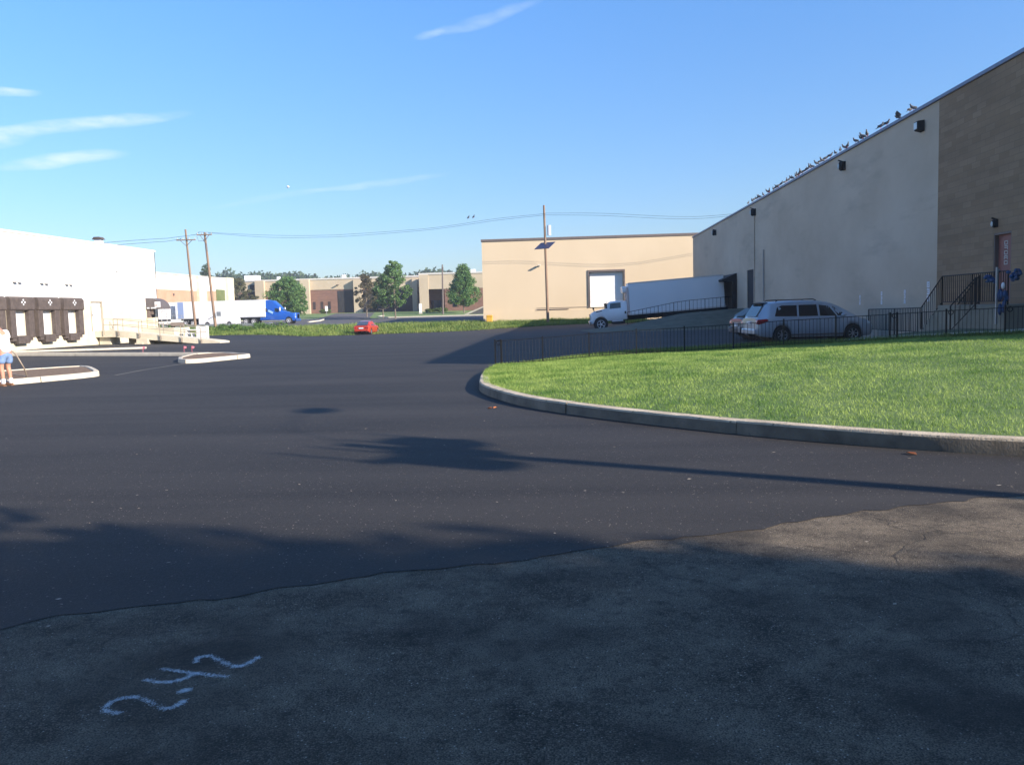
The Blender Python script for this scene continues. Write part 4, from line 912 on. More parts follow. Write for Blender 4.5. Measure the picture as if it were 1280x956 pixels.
# ------------------------------------------------------------------ utility poles and wires
def pole(base, top, r, label, arm=None, cat='utility pole', group=None, name='utility_pole', m=M_wood):
    o = empty(name, base, 0, label, cat, group); d = Vector(top)-Vector(base)
    MB().tube([d*-.03, d*.5, d], [r, r*.85, r*.68], 9).build('pole', m, o, smooth=True)
    if arm:
        c = d*arm[0]; w = arm[1]
        MB().box(c+Vector((0, -.16, 0)), (w, .1, .13), ry=arm[2] if len(arm) > 2 else 0).build('crossarm', M_wood, o)
        MB().tube([c+Vector((-w*.32, -.14, 0)), c+Vector((0, -.14, -.75))], .035, 5).tube([c+Vector((w*.32, -.14, 0)), c+Vector((0, -.14, -.75))], .035, 5).build('brace', M_dbrown, o)
        for a in (-.46, -.16, .16, .46): MB().tube([c+Vector((w*a, -.16, .06)), c+Vector((w*a, -.16, .3))], [.06, .04], 7).build('insulator', M_grey, o, smooth=True)
    return o
p1 = pole((-47.5, 108, .05), (-48.1, 108, 12.85), .17, 'taller left pole of the two leaning wooden utility poles before the white trailers', (.895, 2.5))
p2 = pole((-43.2, 104, .05), (-43.95, 104, 12.0), .18, 'darker right pole of the two leaning wooden utility poles before the white trailers', (.975, 1.9))
MB().tube([(-.55, -.1, 10.6), (-.9, -.1, 10.9), (-.6, -.1, 11.6)], .03, 5).tube([(-.7, -.1, 11.0), (-1.5, -.1, 10.9), (-1.7, -.1, 11.5)], .025, 5).tube([(-.6, 0, 9.6), (-.66, 0, 10.6)], .14, 8).build('cable_loop', M_dbrown, p2, smooth=True)
q = MB().box((.55, -.2, 2.0), (.5, .2, .55)).tube([(-.1, -.1, 1.75), (-.9, -.15, 1.35)], .05, 5).build('meter_box', M_grey, p2)
p3 = pole((-2.2, 98, -.3), (-2.36, 98, 13.15), .17, 'tall wooden utility pole with a solar panel in front of the beige warehouse')
MB().tube([(.35, -.05, 10.1), (.35, -.05, 11.2)], .22, 10).build('transformer', M_pale, p3, smooth=True)
b = MB().box((-.15, -.45, 8.95), (1.9, 1.6, .05), rx=.5, rz=-.55); b.build('solar_panel', mat('solar_cells', (.03, .03, .07), (.05, .05, .1), scale=8, rough=.35), p3)
MB().tube([(-.1, 0, 8.6), (-.15, -.4, 8.9)], .05, 6).build('panel_bracket', M_grey, p3)
p4 = pole((-24.8, 172, Gz(-24.8, 172)), (-24.6, 172, 10.9), .2, 'dark slender pole standing on the lawn before the far building', None, m=M_dbrown)
MB().box((.2, 0, 8.9), (.35, .3, .7)).build('lamp_head', M_dbrown, p4)
def wire(pts, label, r=.028, grp='overhead wires'):
    P = catmull([p[:2] for p in [(q[0], q[2]) for q in pts]], 10)
    ys_ = np.interp(np.arange(len(P)), np.linspace(0, len(P)-1, len(pts)), [q[1] for q in pts])
    o = MB().tube([(a, y, b) for (a, b), y in zip(P, ys_)], r, 5).build('overhead_wire', M_black, smooth=True)
    return T(o, label, 'wire', grp)
wire([(-60, 84, 8.3), (-47, 100, 10.7), (-48.6, 107.8, 11.75)], 'lower wire rising over the white dock building to the left wooden pole', .02)
wire([(-60, 84.5, 8.7), (-47, 100.5, 11.1), (-47.5, 107.8, 12.0)], 'upper wire rising over the white dock building to the left wooden pole', .02)
wire([(-44.6, 103.8, 12.05), (-35.3, 101, 11.15), (-28.5, 100, 10.82), (-23.8, 100, 10.88), (-15.2, 99, 11.15), (-7.8, 98, 11.85), (-2.2, 97.8, 12.2)], 'upper wire sagging between the wooden poles and the pole with the solar panel', .014)
wire([(-43.4, 103.8, 11.9), (-35.3, 101, 10.9), (-28.5, 100, 10.6), (-23.8, 100, 10.65), (-15.2, 99, 10.98), (-7.8, 98, 11.65), (-2.2, 97.8, 12.05)], 'lower wire sagging between the wooden poles and the pole with the solar panel', .014)
wire([(-2.2, 97.8, 12.25), (4, 98, 12.05), (12.7, 98, 11.4), (18.4, 98, 11.5), (30, 99, 12.4)], 'upper wire running right from the pole with the solar panel over the warehouse roof', .014)
wire([(-2.2, 97.8, 12.05), (4, 98, 11.8), (12.7, 98, 11.15), (18.4, 98, 11.3), (30, 99, 12.2)], 'lower wire running right from the pole with the solar panel over the warehouse roof', .014)
wire([(-47.5, 108, 12.1), (-46, 106, 11.95), (-44.6, 104, 12.05)], 'short slack wire joining the two leaning wooden poles', .025)

# guard rail
o = empty('guard_rail', (-46, 112, .1), 0, 'grey steel guard rail at the edge of the road in front of the semi truck', 'guard rail')
MB().box((-6.5, 0, .5), (26.5, .08, .3)).box((-6.5, -.06, .58), (26.5, .06, .08)).box((-6.5, -.06, .42), (26.5, .06, .08)).build('rail', M_grey, o)
for k in range(8): MB().box((-19+k*3.6, .1, .2), (.12, .15, .8)).build('post', M_grey, o)
MB().box((6.9, -.02, .45), (.5, .3, .5)).build('end_terminal', M_grey, o, bevel=.05)

# ------------------------------------------------------------------ vehicles
def paint(name, c, metal=.0, rough=.35, coat=.8): return mat(name, c, None, rough=rough, metal=metal, coat=coat)
def loft_car(parent, L, roof, belt, hw, rw_, bot, wheels, wr, m, win, dz=.07, glass=M_glass, name='body', nroof=None):
    """profiles: lists of (x, v); x from rear (0) to nose (L). Heights above ground."""
    f = lambda prof, x: float(np.interp(x, [p[0] for p in prof], [p[1] for p in prof]))
    xs = sorted({*np.linspace(0, L, int(L/.07)), *[p[0] for p in roof], *[p[0] for p in belt]})
    rows = []
    for x in xs:
        zb = f(bot, x)
        for wx in wheels:
            dxx = abs(x-wx)
            if dxx < wr*1.17: zb = max(zb, wr+math.sqrt(max(0, (wr*1.17)**2-dxx**2)))
        h = f(hw, x); zbe = f(belt, x); zr = max(f(roof, x), zbe+.012); rwx = f(rw_, x) if zr > zbe+.1 else h*.9
        zmid = zb+(zbe-zb)*.45
        pts = [(h*.55, min(zb, f(bot, x)+.03)+.001 if zb <= f(bot, x)+.03 else zb), (h*.95, zb), (h*.995, zb+.05), (h, max(zmid, zb+.06)), (h*.985, max(zbe-.1, zb+.08)), (h*.955, zbe)]
        k = (zr-zbe)
        if k > .1: pts += [(rwx+(h*.955-rwx)*.12, zr-.1*min(1, k)), (rwx*.9, zr-.02), (rwx*.55, zr+.012), (0, zr+.02)]
        else: pts += [(h*.93, zbe+.006), (h*.8, zbe+.02), (h*.5, zbe+.035), (0, zbe+.04)]
        rows.append([(x, -y, z) for y, z in pts]+[(x, y, z) for y, z in pts[::-1][1:]])
    n = len(rows[0]); b = MB()
    for r in rows: b.v += r
    for i in range(len(rows)-1):
        for j in range(n-1): b.f.append((i*n+j, (i+1)*n+j, (i+1)*n+j+1, i*n+j+1))
    b.f.append(tuple(range(n))); b.f.append(tuple((len(rows)-1)*n+j for j in range(n))[::-1])
    body = b.build(name, m, parent, smooth=True)
    # side glass: polygons in (x, z), laid a few mm outside the cabin side
    def side(x, z, s, off=.008):
        h = f(hw, x)*.955; zbe = f(belt, x); zr = f(roof, x); r2 = f(rw_, x)+(h-f(rw_, x))*.12; t = min(max((z-zbe)/max(.05, zr-.1-zbe), 0), 1.1)
        return (x, s*(h+(r2-h)*t+off), z)
    for poly in win:
        for s in (-1, 1):
            # subdivide polygon edges, fan
            P = []
            for p, q in zip(poly, poly[1:]+poly[:1]):
                for t in (0, .25, .5, .75): P.append((p[0]+(q[0]-p[0])*t, p[1]+(q[1]-p[1])*t))
            c = (sum(p[0] for p in P)/len(P), sum(p[1] for p in P)/len(P))
            w = MB(); w.v = [side(*p, s) for p in P]+[side(*c, s)]; k = len(P); w.f = [(i, (i+1) % k, k) for i in range(k)]
            w.build('side_window', glass, parent)
    # dark wheel wells
    return body, f
def wheel(parent, x, y, r, w=.22, rimm=M_rim, spokes=7):
    s = 1 if y > 0 else -1
    o = MB(); n = 28; prof_ = [(r*.62, 0), (r*.95, 0), (r, .03), (r, w-.03), (r*.95, w), (r*.62, w)]
    k = len(prof_)
    for i in range(n):
        a = 2*math.pi*i/n
        for (rr, d) in prof_: o.v.append((rr*math.cos(a), -s*d, rr*math.sin(a)))
    for i in range(n):
        for j in range(k-1): o.f.append((i*k+j, ((i+1) % n)*k+j, ((i+1) % n)*k+j+1, i*k+j+1))
    t = o.build('wheel', M_tyre, parent, smooth=True); t.location = (x, y, r)
    b = MB(); b.tube([(0, -s*.10, 0), (0, -s*.12, 0)], r*.62, 24); b.build('brake_disc', M_dark, t)
    b = MB()
    ring = [(r*.63*math.cos(a), -s*.015, r*.63*math.sin(a)) for a in np.linspace(0, 2*math.pi, 25)]
    b.tube(ring, r*.045, 6, cap=False); b.tube([(0, -s*.02, 0), (0, -s*.08, 0)], r*.16, 12)
    for i in range(spokes):
        a = 2*math.pi*i/spokes; b.box((r*.36*math.cos(a), -s*.03, r*.36*math.sin(a)), (r*.5, .03, r*.11), ry=-a)
    b.build('rim', rimm, t, smooth=True)
    return t
def wells(parent, xs_, hw, r):
    b = MB()
    for x in xs_: b.tube([(x, -hw*.93, r), (x, hw*.93, r)], r*1.15, 20)
    b.bb(min(xs_)-.5, max(xs_)+.5, -hw*.8, hw*.8, r*.55, r*1.2)
    return b.build('underbody', M_dark, parent)

# silver minivan
silver = paint('silver_paint', (.47, .5, .55), .35, .3)
mv = empty('minivan', (7.55, 36.6, -.005), .12, 'silver minivan with roof rails parked nose in to the warehouse wall, behind the iron fence', 'minivan')
mv.scale = (.975, .975, .975)
roof = [(0, 1.05), (.06, 1.1), (.42, 1.66), (.62, 1.71), (1.6, 1.755), (2.6, 1.745), (3.2, 1.66), (3.6, 1.5), (4.25, 1.13), (5.1, .7)]
belt = [(0, 1.02), (.3, 1.06), (1, 1.06), (3.4, 1.03), (3.9, 1.04), (4.25, 1.0), (4.7, .9), (4.95, .76), (5.1, .62)]
hw = [(0, .84), (.12, .93), (.5, .97), (3.9, .985), (4.5, .95), (4.85, .85), (5.02, .7), (5.1, .55)]
rwp = [(0, .72), (.42, .72), (1, .76), (3, .76), (3.6, .7), (4.3, .66), (5.1, .6)]
bot = [(0, .42), (.15, .3), (.6, .24), (4.6, .22), (4.9, .24), (5.1, .36)]
wins = [[(.78, 1.12), (1.72, 1.1), (1.74, 1.56), (1.1, 1.56), (.9, 1.5)], [(1.8, 1.1), (2.62, 1.1), (2.58, 1.57), (1.82, 1.57)], [(2.7, 1.1), (3.42, 1.08), (3.1, 1.5), (2.68, 1.56)], [(3.46, 1.09), (4.02, 1.1), (3.5, 1.42), (3.22, 1.52)]]
bd, f = loft_car(mv, 5.1, roof, belt, hw, rwp, bot, (1.08, 4.1), .34, silver, wins)
wells(mv, (1.08, 4.1), .95, .34)
for x in (1.08, 4.1):
    for s in (-1, 1): wheel(mv, x, s*.965, .34)
b = MB(); b.add([(.06, -.72, 1.12), (.06, .72, 1.12), (.38, .66, 1.61), (.38, -.66, 1.61)], [(0, 1, 2, 3)]); b.v = [(x-.02, y, z+.01) for x, y, z in b.v]; b.build('rear_window', M_glass, mv)
MB().box((.42, 0, 1.67), (.3, 1.3, .05), ry=-.1).build('spoiler', M_dark, mv, bevel=.02)
for s in (-1, 1):
    MB().prism_axis([(-.015, .82), (.02, 1.0), (.42, 1.03), (.52, .96), (.34, .86), (.1, .8)], s*.8, s*.972).build('tail_light', M_red, mv, bevel=.02)
    MB().tube([(.9, s*.66, 1.73), (.98, s*.66, 1.79), (2.5, s*.66, 1.8), (2.62, s*.66, 1.74)], .022, 6).build('roof_rail', M_black, mv, smooth=True)
    q = MB().sphere((3.62, s*1.08, 1.12), (.09, .12, .08)).tube([(3.6, s*.95, 1.08), (3.62, s*1.05, 1.1)], .03, 6).build('mirror', silver, mv, smooth=True)
    MB().box((4.72, s*.78, .78), (.35, .2, .14), ry=.3).build('headlight', M_lampg, mv, bevel=.04)
    for x in (1.9, 3.0): MB().box((x, s*.985, .96), (.2, .03, .03)).build('door_handle', silver, mv)
    MB().box((2.55, s*.985, .34), (2.2, .03, .06)).build('sill_trim', M_dbrown, mv)
MB().box((-.02, 0, .5), (.12, 1.7, .22)).build('bumper', silver, mv, bevel=.04)
MB().box((-.03, 0, .86), (.02, .5, .14)).build('license_plate', M_pale, mv)
b = MB()
for s in (-1, 1):
    for x in (1.77, 2.65, 3.44): b.box((x, s*.982, .72), (.008, .012, .62))
b.build('door_gap', M_dark, mv)

# silver crossover behind the minivan
car2 = paint('dull_silver_paint', (.16, .175, .2), .4, .4)
cx_ = empty('crossover', (7.65, 39.9, -.03), .16, 'silver grey crossover with red tail lights parked just behind the silver minivan', 'car')
roof2 = [(0, .98), (.1, 1.05), (.75, 1.42), (1.3, 1.5), (2.2, 1.5), (2.8, 1.4), (3.4, 1.08), (4.4, .68)]
belt2 = [(0, .95), (.4, 1.0), (3.2, .95), (3.5, .95), (4.1, .82), (4.4, .6)]
hw2 = [(0, .74), (.15, .86), (.6, .9), (3.6, .9), (4.1, .82), (4.4, .6)]; rw2 = [(0, .62), (1, .64), (3, .64), (4.4, .6)]
wins2 = [[(.85, 1.05), (1.7, 1.02), (1.7, 1.36), (1.15, 1.34)], [(1.78, 1.02), (2.9, 1.0), (2.5, 1.32), (1.78, 1.37)]]
loft_car(cx_, 4.4, roof2, belt2, hw2, rw2, [(0, .4), (.3, .26), (4.2, .24), (4.4, .36)], (.85, 3.5), .32, car2, wins2)
wells(cx_, (.85, 3.5), .86, .32)
for x in (.85, 3.5):
    for s in (-1, 1): wheel(cx_, x, s*.885, .32)
b = MB(); b.add([(.1, -.62, 1.07), (.1, .62, 1.07), (.7, .56, 1.41), (.7, -.56, 1.41)], [(0, 1, 2, 3)]); b.v = [(x-.035, y, z+.045) for x, y, z in b.v]; b.build('rear_window', mat('tinted_glass', (.01, .012, .015), None, rough=.35, spec=.3), cx_)
for s in (-1, 1): MB().prism_axis([(-.02, .76), (.0, .92), (.4, .96), (.42, .86), (.1, .76)], s*.6, s*.875).build('tail_light', M_red, cx_, bevel=.02)
MB().box((-.03, 0, .46), (.14, 1.55, .2)).build('bumper', mat('dark_plastic', (.05, .05, .055), None, rough=.6), cx_, bevel=.03)
for s in (-1, 1): MB().box((-.06, s*.6, .5), (.12, .25, .26)).build('bumper_corner', car2, cx_, bevel=.03)
MB().box((-.035, 0, .72), (.02, .5, .14)).build('license_plate', M_pale, cx_)

# red sedan
redp = paint('red_paint', (.5, .045, .02), .2, .3)
rc = empty('red_sedan', (-21.85, 90.6, Gz(-22, 93)+.0), math.radians(87), 'small bright red sedan seen from behind at the edge of the weeds', 'car')
roof3 = [(0, .9), (.5, .98), (1.15, 1.38), (1.7, 1.44), (2.3, 1.42), (3.1, .98), (4.4, .66)]
belt3 = [(0, .86), (.1, .93), (.9, .95), (3.1, .92), (3.9, .8), (4.3, .68), (4.4, .5)]
wins3 = [[(1.05, .98), (1.95, .97), (1.95, 1.3), (1.4, 1.3)], [(2.03, .97), (2.95, .96), (2.4, 1.28), (2.03, 1.31)]]
loft_car(rc, 4.4, roof3, belt3, [(0, .74), (.15, .84), (.6, .875), (3.6, .875), (4.2, .76), (4.4, .6)], [(0, .55), (1.1, .56), (1.6, .6), (2.4, .6), (4.4, .6)], [(0, .4), (.3, .22), (4.2, .2), (4.4, .34)], (.9, 3.5), .31, redp, wins3)
wells(rc, (.9, 3.5), .82, .31)
for x in (.9, 3.5):
    for s in (-1, 1): wheel(rc, x, s*.86, .31)
b = MB(); b.add([(.5, -.58, 1.0), (.5, .58, 1.0), (1.12, .52, 1.37), (1.12, -.52, 1.37)], [(0, 1, 2, 3)]); b.v = [(x-.02, y, z+.015) for x, y, z in b.v]; b.build('rear_window', mat('sky_glass', (.06, .08, .12), None, rough=.08, spec=1), rc)
for s in (-1, 1): MB().box((-.01, s*.66, .76), (.08, .3, .14)).build('tail_light', M_red, rc, bevel=.02)
MB().box((-.02, 0, .46), (.1, 1.5, .2)).build('bumper', redp, rc, bevel=.04)
MB().box((-.04, 0, .7), (.02, .5, .15)).build('license_plate', M_pale, rc)

# box truck
btw = paint('white_truck_paint', (.8, .82, .84), 0, .3, .5)
th = math.atan2(.5, 8.2)
bt = empty('box_truck', (13.4, 72, Gz(10, 72)+.55), math.pi, 'white box truck backed up the ramp to the dock of the shaded warehouse', 'box truck')
bt.rotation_euler = (Matrix.Rotation(-.062, 3, 'Y') @ Matrix.Rotation(math.pi, 3, 'Z')).to_euler()
# local x from rear (0) to the nose (11.2), z = 0 on the ground
BX0 = MB().bb(.62, 8.25, -1.22, 1.22, 1.05, 3.62).build('cargo_box', mat('white_truck_box', (.8, .82, .84), (.76, .78, .8), scale=.5, rough=.45), bt, bevel=.03)
b = MB()
for s in (-1, 1):
    b.bb(.6, 8.27, s*1.215, s*1.24, 3.54, 3.64); b.bb(.6, 8.27, s*1.215, s*1.24, 1.03, 1.15)
b.bb(8.25, 8.29, -1.22, 1.22, 1.03, 1.15)
b.build('box_rail', mat('pale_rail', (.62, .6, .58), None, rough=.5), bt)
MB().bb(8.26, 8.42, -1.24, -.9, 1.1, 3.3).bb(8.26, 8.42, .9, 1.24, 1.1, 3.3).build('front_corner_guard', mat('pinkish_panel', (.6, .5, .47), None, rough=.5), bt, bevel=.04)
MB().bb(8.251, 8.75, -.9, .9, 2.9, 3.4).build('box_refrigeration_unit', btw, bt, bevel=.08)
MB().bb(.3, 8.6, -.45, .45, .65, 1.04).build('chassis', M_dark, bt)
MB().bb(1.2, 5.5, -1.1, 1.1, .55, .95).build('underbody', M_dark, bt)
cab_roof = [(8.45, 2.2), (9.2, 2.28), (9.75, 2.26), (9.95, 2.16), (10.35, 1.66), (11.45, 1.34)]
cab_belt = [(8.45, 1.72), (10.2, 1.68), (10.5, 1.66), (11.2, 1.52), (11.4, 1.42), (11.5, 1.2)]
# cab built over its own length only
def sh(prof, d): return [(x-d, v) for x, v in prof]
D0 = 8.45
before = set(bt.children)
loft_car(bt, 11.5-D0, sh(cab_roof, D0), sh(cab_belt, D0), [(0, 1.0), (1.85, 1.02), (2.5, .97), (2.9, .9), (3.05, .78)], [(0, .92), (1.5, .9), (1.95, .86), (3.05, .8)], [(0, .75), (1.5, .72), (2.8, .55), (3.05, .6)], (2.2,), .5, btw, [[(.5, 1.7), (1.42, 1.68), (1.34, 2.12), (.5, 2.14)]], name='cab')
for o in set(bt.children)-before: o.location.x += D0
b = MB().add([(9.97, -.84, 2.28), (9.97, .84, 2.28), (10.36, .88, 1.73), (10.36, -.88, 1.73)], [(0, 1, 2, 3)]); b.v = [(x+.02, y, z+.02) for x, y, z in b.v]; b.build('windscreen', M_glass, bt)
for s in (-1, 1):
    wheel(bt, 10.65, s*1.08, .5, .28, M_pale, 5)
    for dx in (0,): wheel(bt, 2.6, s*1.16, .5, .5, M_pale, 5)
    MB().tube([(10.1, s*1.0, 1.75), (10.15, s*1.3, 1.8)], .02, 5).box((10.15, s*1.32, 1.95), (.12, .2, .42)).build('mirror', M_dark, bt, bevel=.03)
    MB().box((11.42, s*.72, 1.12), (.18, .28, .26)).build('headlight', M_lampg, bt, bevel=.04)
    MB().box((9.2, s*1.03, .55), (1.0, .12, .3)).build('fuel_tank', M_dark, bt, bevel=.03)
    MB().box((9.3, s*1.1, .68), (.9, .03, .1)).build('step', M_pale, bt)
    MB().box((8.62, s*1.03, 1.3), (.12, .02, .2)).build('door_handle', M_dark, bt)
    MB().box((10.75, s*1.0, 1.56), (.5, .02, .07), ry=.12).build('hood_vent', M_dark, bt)
    MB().tube([(11.1, s*.8, 1.5), (11.15, s*.85, 1.75)], .02, 5).box((11.16, s*.86, 1.82), (.08, .1, .16)).build('hood_mirror', M_dark, bt)
wells(bt, (10.65,), 1.0, .5)
MB().box((11.55, 0, .66), (.16, 2.1, .3)).build('bumper', mat('chrome', (.6, .6, .62), None, metal=.9, rough=.2), bt, bevel=.05)
MB().box((11.49, 0, 1.15), (.06, 1.0, .45)).build('grille', M_dark, bt)

# semi truck and trailers
bluep = paint('blue_paint', (.005, .085, .42), .1, .3)
def trailer(loc, label, L=15.3, shade_band=None):
    t = empty('semi_trailer', loc, 0, label, 'trailer')
    MB().bb(-L, 0, -1.28, 1.28, 1.2, 4.05).build('cargo_box', mat('white_trailer', (.78, .79, .8), (.72, .73, .74), scale=.3, rough=.45), t, bevel=.03)
    MB().bb(-L+.02, -.02, -1.3, -1.281, 1.18, 1.3).bb(-L+.02, -.02, 1.281, 1.3, 1.18, 1.3).build('side_rail', M_grey, t)
    MB().bb(-L+.5, -.8, -.5, .5, .9, 1.18).build('chassis', M_dark, t)
    if shade_band: MB().bb(shade_band[0], shade_band[1], -1.29, -1.282, 1.31, 4.0).build('shaded_end_band', mat('blue_grey_shade', (.22, .3, .5), None, rough=.5), t)  # blue band painting the trailer's shaded rear end onto its side
    MB().bb(-4.6, -4.4, -1.1, -.9, .05, 1.2).bb(-4.6, -4.4, .9, 1.1, .05, 1.2).build('landing_leg', M_grey, t)
    for x in (-L+1.6, -L+2.9):
        for s in (-1, 1): wheel(t, x, s*1.25, .5, .5, M_pale, 5)
    return t
gz = .28
trailer((-49.9, 142, gz), 'long white semi trailer coupled to the blue tractor', shade_band=(-14.9, -13.9))
trailer((-66.3, 142.4, gz), 'white trailer parked further left behind the awning, mostly hidden by the dock building', L=13)
tr = empty('semi_tractor', (-51.4, 142, gz), 0, 'bright blue semi tractor with a tall sleeper cab pulling the white trailer', 'truck')
MB().bb(-2.4, 5.2, -.45, .45, .6, 1.1).build('chassis', M_dark, tr)
roofs = [(0, 3.7), (.15, 3.95), (1.4, 4.0), (2.2, 3.85), (2.9, 3.2), (3.3, 2.75), (3.9, 2.1), (6.0, 1.75)]
belts = [(0, 1.9), (3.2, 1.95), (3.7, 1.95), (4.6, 1.9), (5.6, 1.72), (5.9, 1.5), (6.05, 1.2)]
b4 = set(tr.children)
loft_car(tr, 6.05, roofs, belts, [(0, 1.2), (3.2, 1.2), (4.4, 1.12), (5.6, 1.05), (5.9, .95), (6.05, .75)], [(0, 1.05), (2.2, 1.02), (3.2, .95), (6.05, .8)], [(0, .7), (3.6, .62), (5.8, .45), (6.05, .5)], (4.75,), .52, bluep, [[(2.45, 2.0), (3.2, 2.0), (3.12, 2.55), (2.5, 2.65)]], name='cab')
for o in set(tr.children)-b4: o.location.x += .55
MB().add([(3.35, -.9, 3.13), (3.35, .9, 3.13), (4.33, .95, 2.16), (4.33, -.95, 2.16)], [(0, 1, 2, 3)]).build('windscreen', M_glass, tr).location = (.06, 0, .04)
for s in (-1, 1):
    MB().box((1.5, s*1.2, 2.35), (.5, .03, .55)).build('sleeper_window', M_glass, tr)
    MB().box((2.35, s*1.205, 2.05), (.9, .02, .35), ry=.5).build('side_graphic', mat('pale_blue', (.3, .5, .75), None), tr)
    wheel(tr, 5.3, s*1.12, .52, .3, M_pale, 5)
    for x in (-1.9, -.6): wheel(tr, x, s*1.22, .52, .5, M_pale, 5)
    MB().box((4.0, s*1.35, 2.45), (.15, .22, .6)).tube([(3.9, s*1.1, 2.3), (4.0, s*1.3, 2.4)], .03, 5).build('mirror', M_pale, tr, bevel=.03)
    MB().box((6.35, s*.8, 1.1), (.3, .35, .3)).build('headlight', M_lampg, tr, bevel=.05)
    MB().tube([(.45, s*1.1, 1.2), (.45, s*1.1, 3.9)], .07, 8).build('exhaust_stack', M_grey, tr, smooth=True)
wells(tr, (5.3,), 1.05, .52)
MB().box((6.6, 0, .6), (.2, 2.2, .4)).build('bumper', paint('blue_bumper', (.02, .08, .3)), tr, bevel=.06); MB().box((6.56, 0, 1.2), (.08, 1.0, .7)).build('grille', MATS['chrome'], tr)
# white cargo van in front of the trailer
wv = empty('delivery_van', (-57.5, 133, .1), 0, 'boxy white delivery van standing in front of the long white semi trailer', 'van')
whp = paint('white_paint', (.75, .75, .75), 0, .4, .4)
loft_car(wv, 6.0, [(0, 1.0), (.06, 2.85), (.2, 2.95), (5.0, 2.95), (5.2, 2.8), (5.5, 1.9), (6.0, 1.3)], [(0, 1.3), (4.5, 1.5), (5.4, 1.5), (5.8, 1.2), (6.0, .9)], [(0, .98), (5.2, 1.0), (5.8, .9), (6.0, .75)], [(0, .95), (5, .93), (6.0, .8)], [(0, .35), (5.8, .32), (6.0, .4)], (1.3, 4.8), .38, whp, [])
wells(wv, (1.3, 4.8), .95, .38)
for x in (1.3, 4.8):
    for s in (-1, 1): wheel(wv, x, s*.98, .38, .24, M_pale, 5)
for s in (-1, 1): MB().box((5.88, s*.65, .85), (.2, .3, .2)).build('headlight', M_lampg, wv, bevel=.03); MB().box((-.01, s*.85, 1.2), (.05, .15, .5)).build('tail_light', M_red, wv)
MB().add([(5.16, -.85, 2.78), (5.16, .85, 2.78), (5.46, .85, 1.95), (5.46, -.85, 1.95)], [(0, 1, 2, 3)]).build('windscreen', mat('pale_glass', (.4, .44, .48), None, rough=.15), wv).location = (.03, 0, .02)

# ------------------------------------------------------------------ pigeons on the warehouse roof
M_pg = mat('pigeon_grey', (.06, .065, .075), (.14, .14, .15), scale=20, rough=.8); M_pg2 = mat('pigeon_wing', (.12, .12, .13), (.05, .05, .055), scale=14, rough=.8)
def pigeon():
    o = empty('pigeon', (0, 0, 0)); 
    b = MB().tube([(-.2, 0, .06), (-.12, 0, .1), (-.05, 0, .13), (.04, 0, .16), (.09, 0, .2), (.11, 0, .25), (.12, 0, .28), (.135, 0, .3), (.15, 0, .285)], [.012, .04, .065, .07, .052, .034, .034, .032, .01], 9)
    b.tube([(.15, 0, .283), (.185, 0, .275)], [.012, .003], 5).box((-.2, 0, .05), (.14, .06, .012), ry=-.35)
    b.build('body', M_pg, o, smooth=True)
    for s in (-1, 1): MB().sphere((-.04, s*.055, .135), (.12, .018, .05), 8, 6).build('wing', M_pg2, o, smooth=True); MB().tube([(.0, s*.025, .1), (.01, s*.03, 0)], .007, 4).build('leg', M_red, o)
    return o
pg = pigeon(); first = True
gaps = [34.6]
ylist = [37.3, 38.0, 39.6, 40.1, 40.4, 41.2, 42.3, 42.7, 43.4, 44.0, 45.0, 45.6, 46.4, 46.6, 47.2, 48.1, 48.5, 49.0, 49.4, 49.8, 50.2, 50.7, 51.1, 51.4, 52.0, 52.3, 52.9, 53.4, 54.0, 54.7, 55.4, 56.0, 56.2, 56.9, 57.9, 58.3, 59.6, 60.8, 61.1, 61.6, 62.3, 63.2, 64.4]
for y in ylist:
    o = pg if first else copy_tree(pg); first = False
    o.location = (WX+random.uniform(-.07, .0), y+random.uniform(-.12, .12), HZ+.05); o.rotation_euler.z = random.uniform(0, 6.28); s = random.uniform(.78, .95); o.scale = (s, s, s*random.uniform(.9, 1.15))
    T(o, 'small dark pigeon perched in the long row of birds on the warehouse roof edge', 'bird', 'pigeons in a long row on the warehouse roof edge')
for y, lab, rzz in ((34.55, 'nearest pigeon on the roof edge, right bird of the separate pair', 2.9), (34.85, 'pigeon of the separate pair on the roof edge, the left one', .6)):
    o = copy_tree(pg); o.location = (WX, y, HZ+.05); o.scale = (.85, .85, .85); o.rotation_euler.z = rzz; T(o, lab, 'bird', 'pair of pigeons apart from the row')
o = empty('pigeon', (WX-.04, 36.0, HZ+.1), 2.6, 'pigeon with both wings spread, landing on the roof edge near the separate pair', 'bird')
MB().tube([(-.2, 0, .0), (-.08, 0, .02), (.04, 0, .04), (.12, 0, .1), (.16, 0, .12)], [.02, .06, .07, .035, .02], 8).build('body', M_pg, o, smooth=True)
for s in (-1, 1): MB().add([(.1, s*.04, .05), (-.12, s*.04, .03), (-.14, s*.2, .2), (-.02, s*.34, .32), (.08, s*.25, .22)], [(0, 1, 2, 3, 4)]).build('wing', M_pg2, o)
o.scale = (.75, .75, .75)
for k, (x, y, z) in enumerate(((-11.1, 100, 12.15), (-10.5, 100, 12.2))):
    o = copy_tree(pg); o.location = (x, y, z); o.scale = (1.2, 1.2, 1.2); T(o, ('left of two tiny birds flying above the wires left of the solar panel pole', 'right of two tiny birds flying above the wires left of the solar panel pole')[k], 'bird', 'two birds in the air')

# moon
d = Vector((math.sin(-.31)*math.cos(.1411), math.cos(-.31)*math.cos(.1411), math.sin(.1411)))
o = MB().sphere((0, 0, 0), 4.2, 20, 12).build('moon', mat('moon_rock', (.8, .82, .86), (.55, .6, .68), scale=.2, rough=1), smooth=True)
o.location = d*3000; T(o, 'pale daytime moon in the sky above the wires', 'moon')

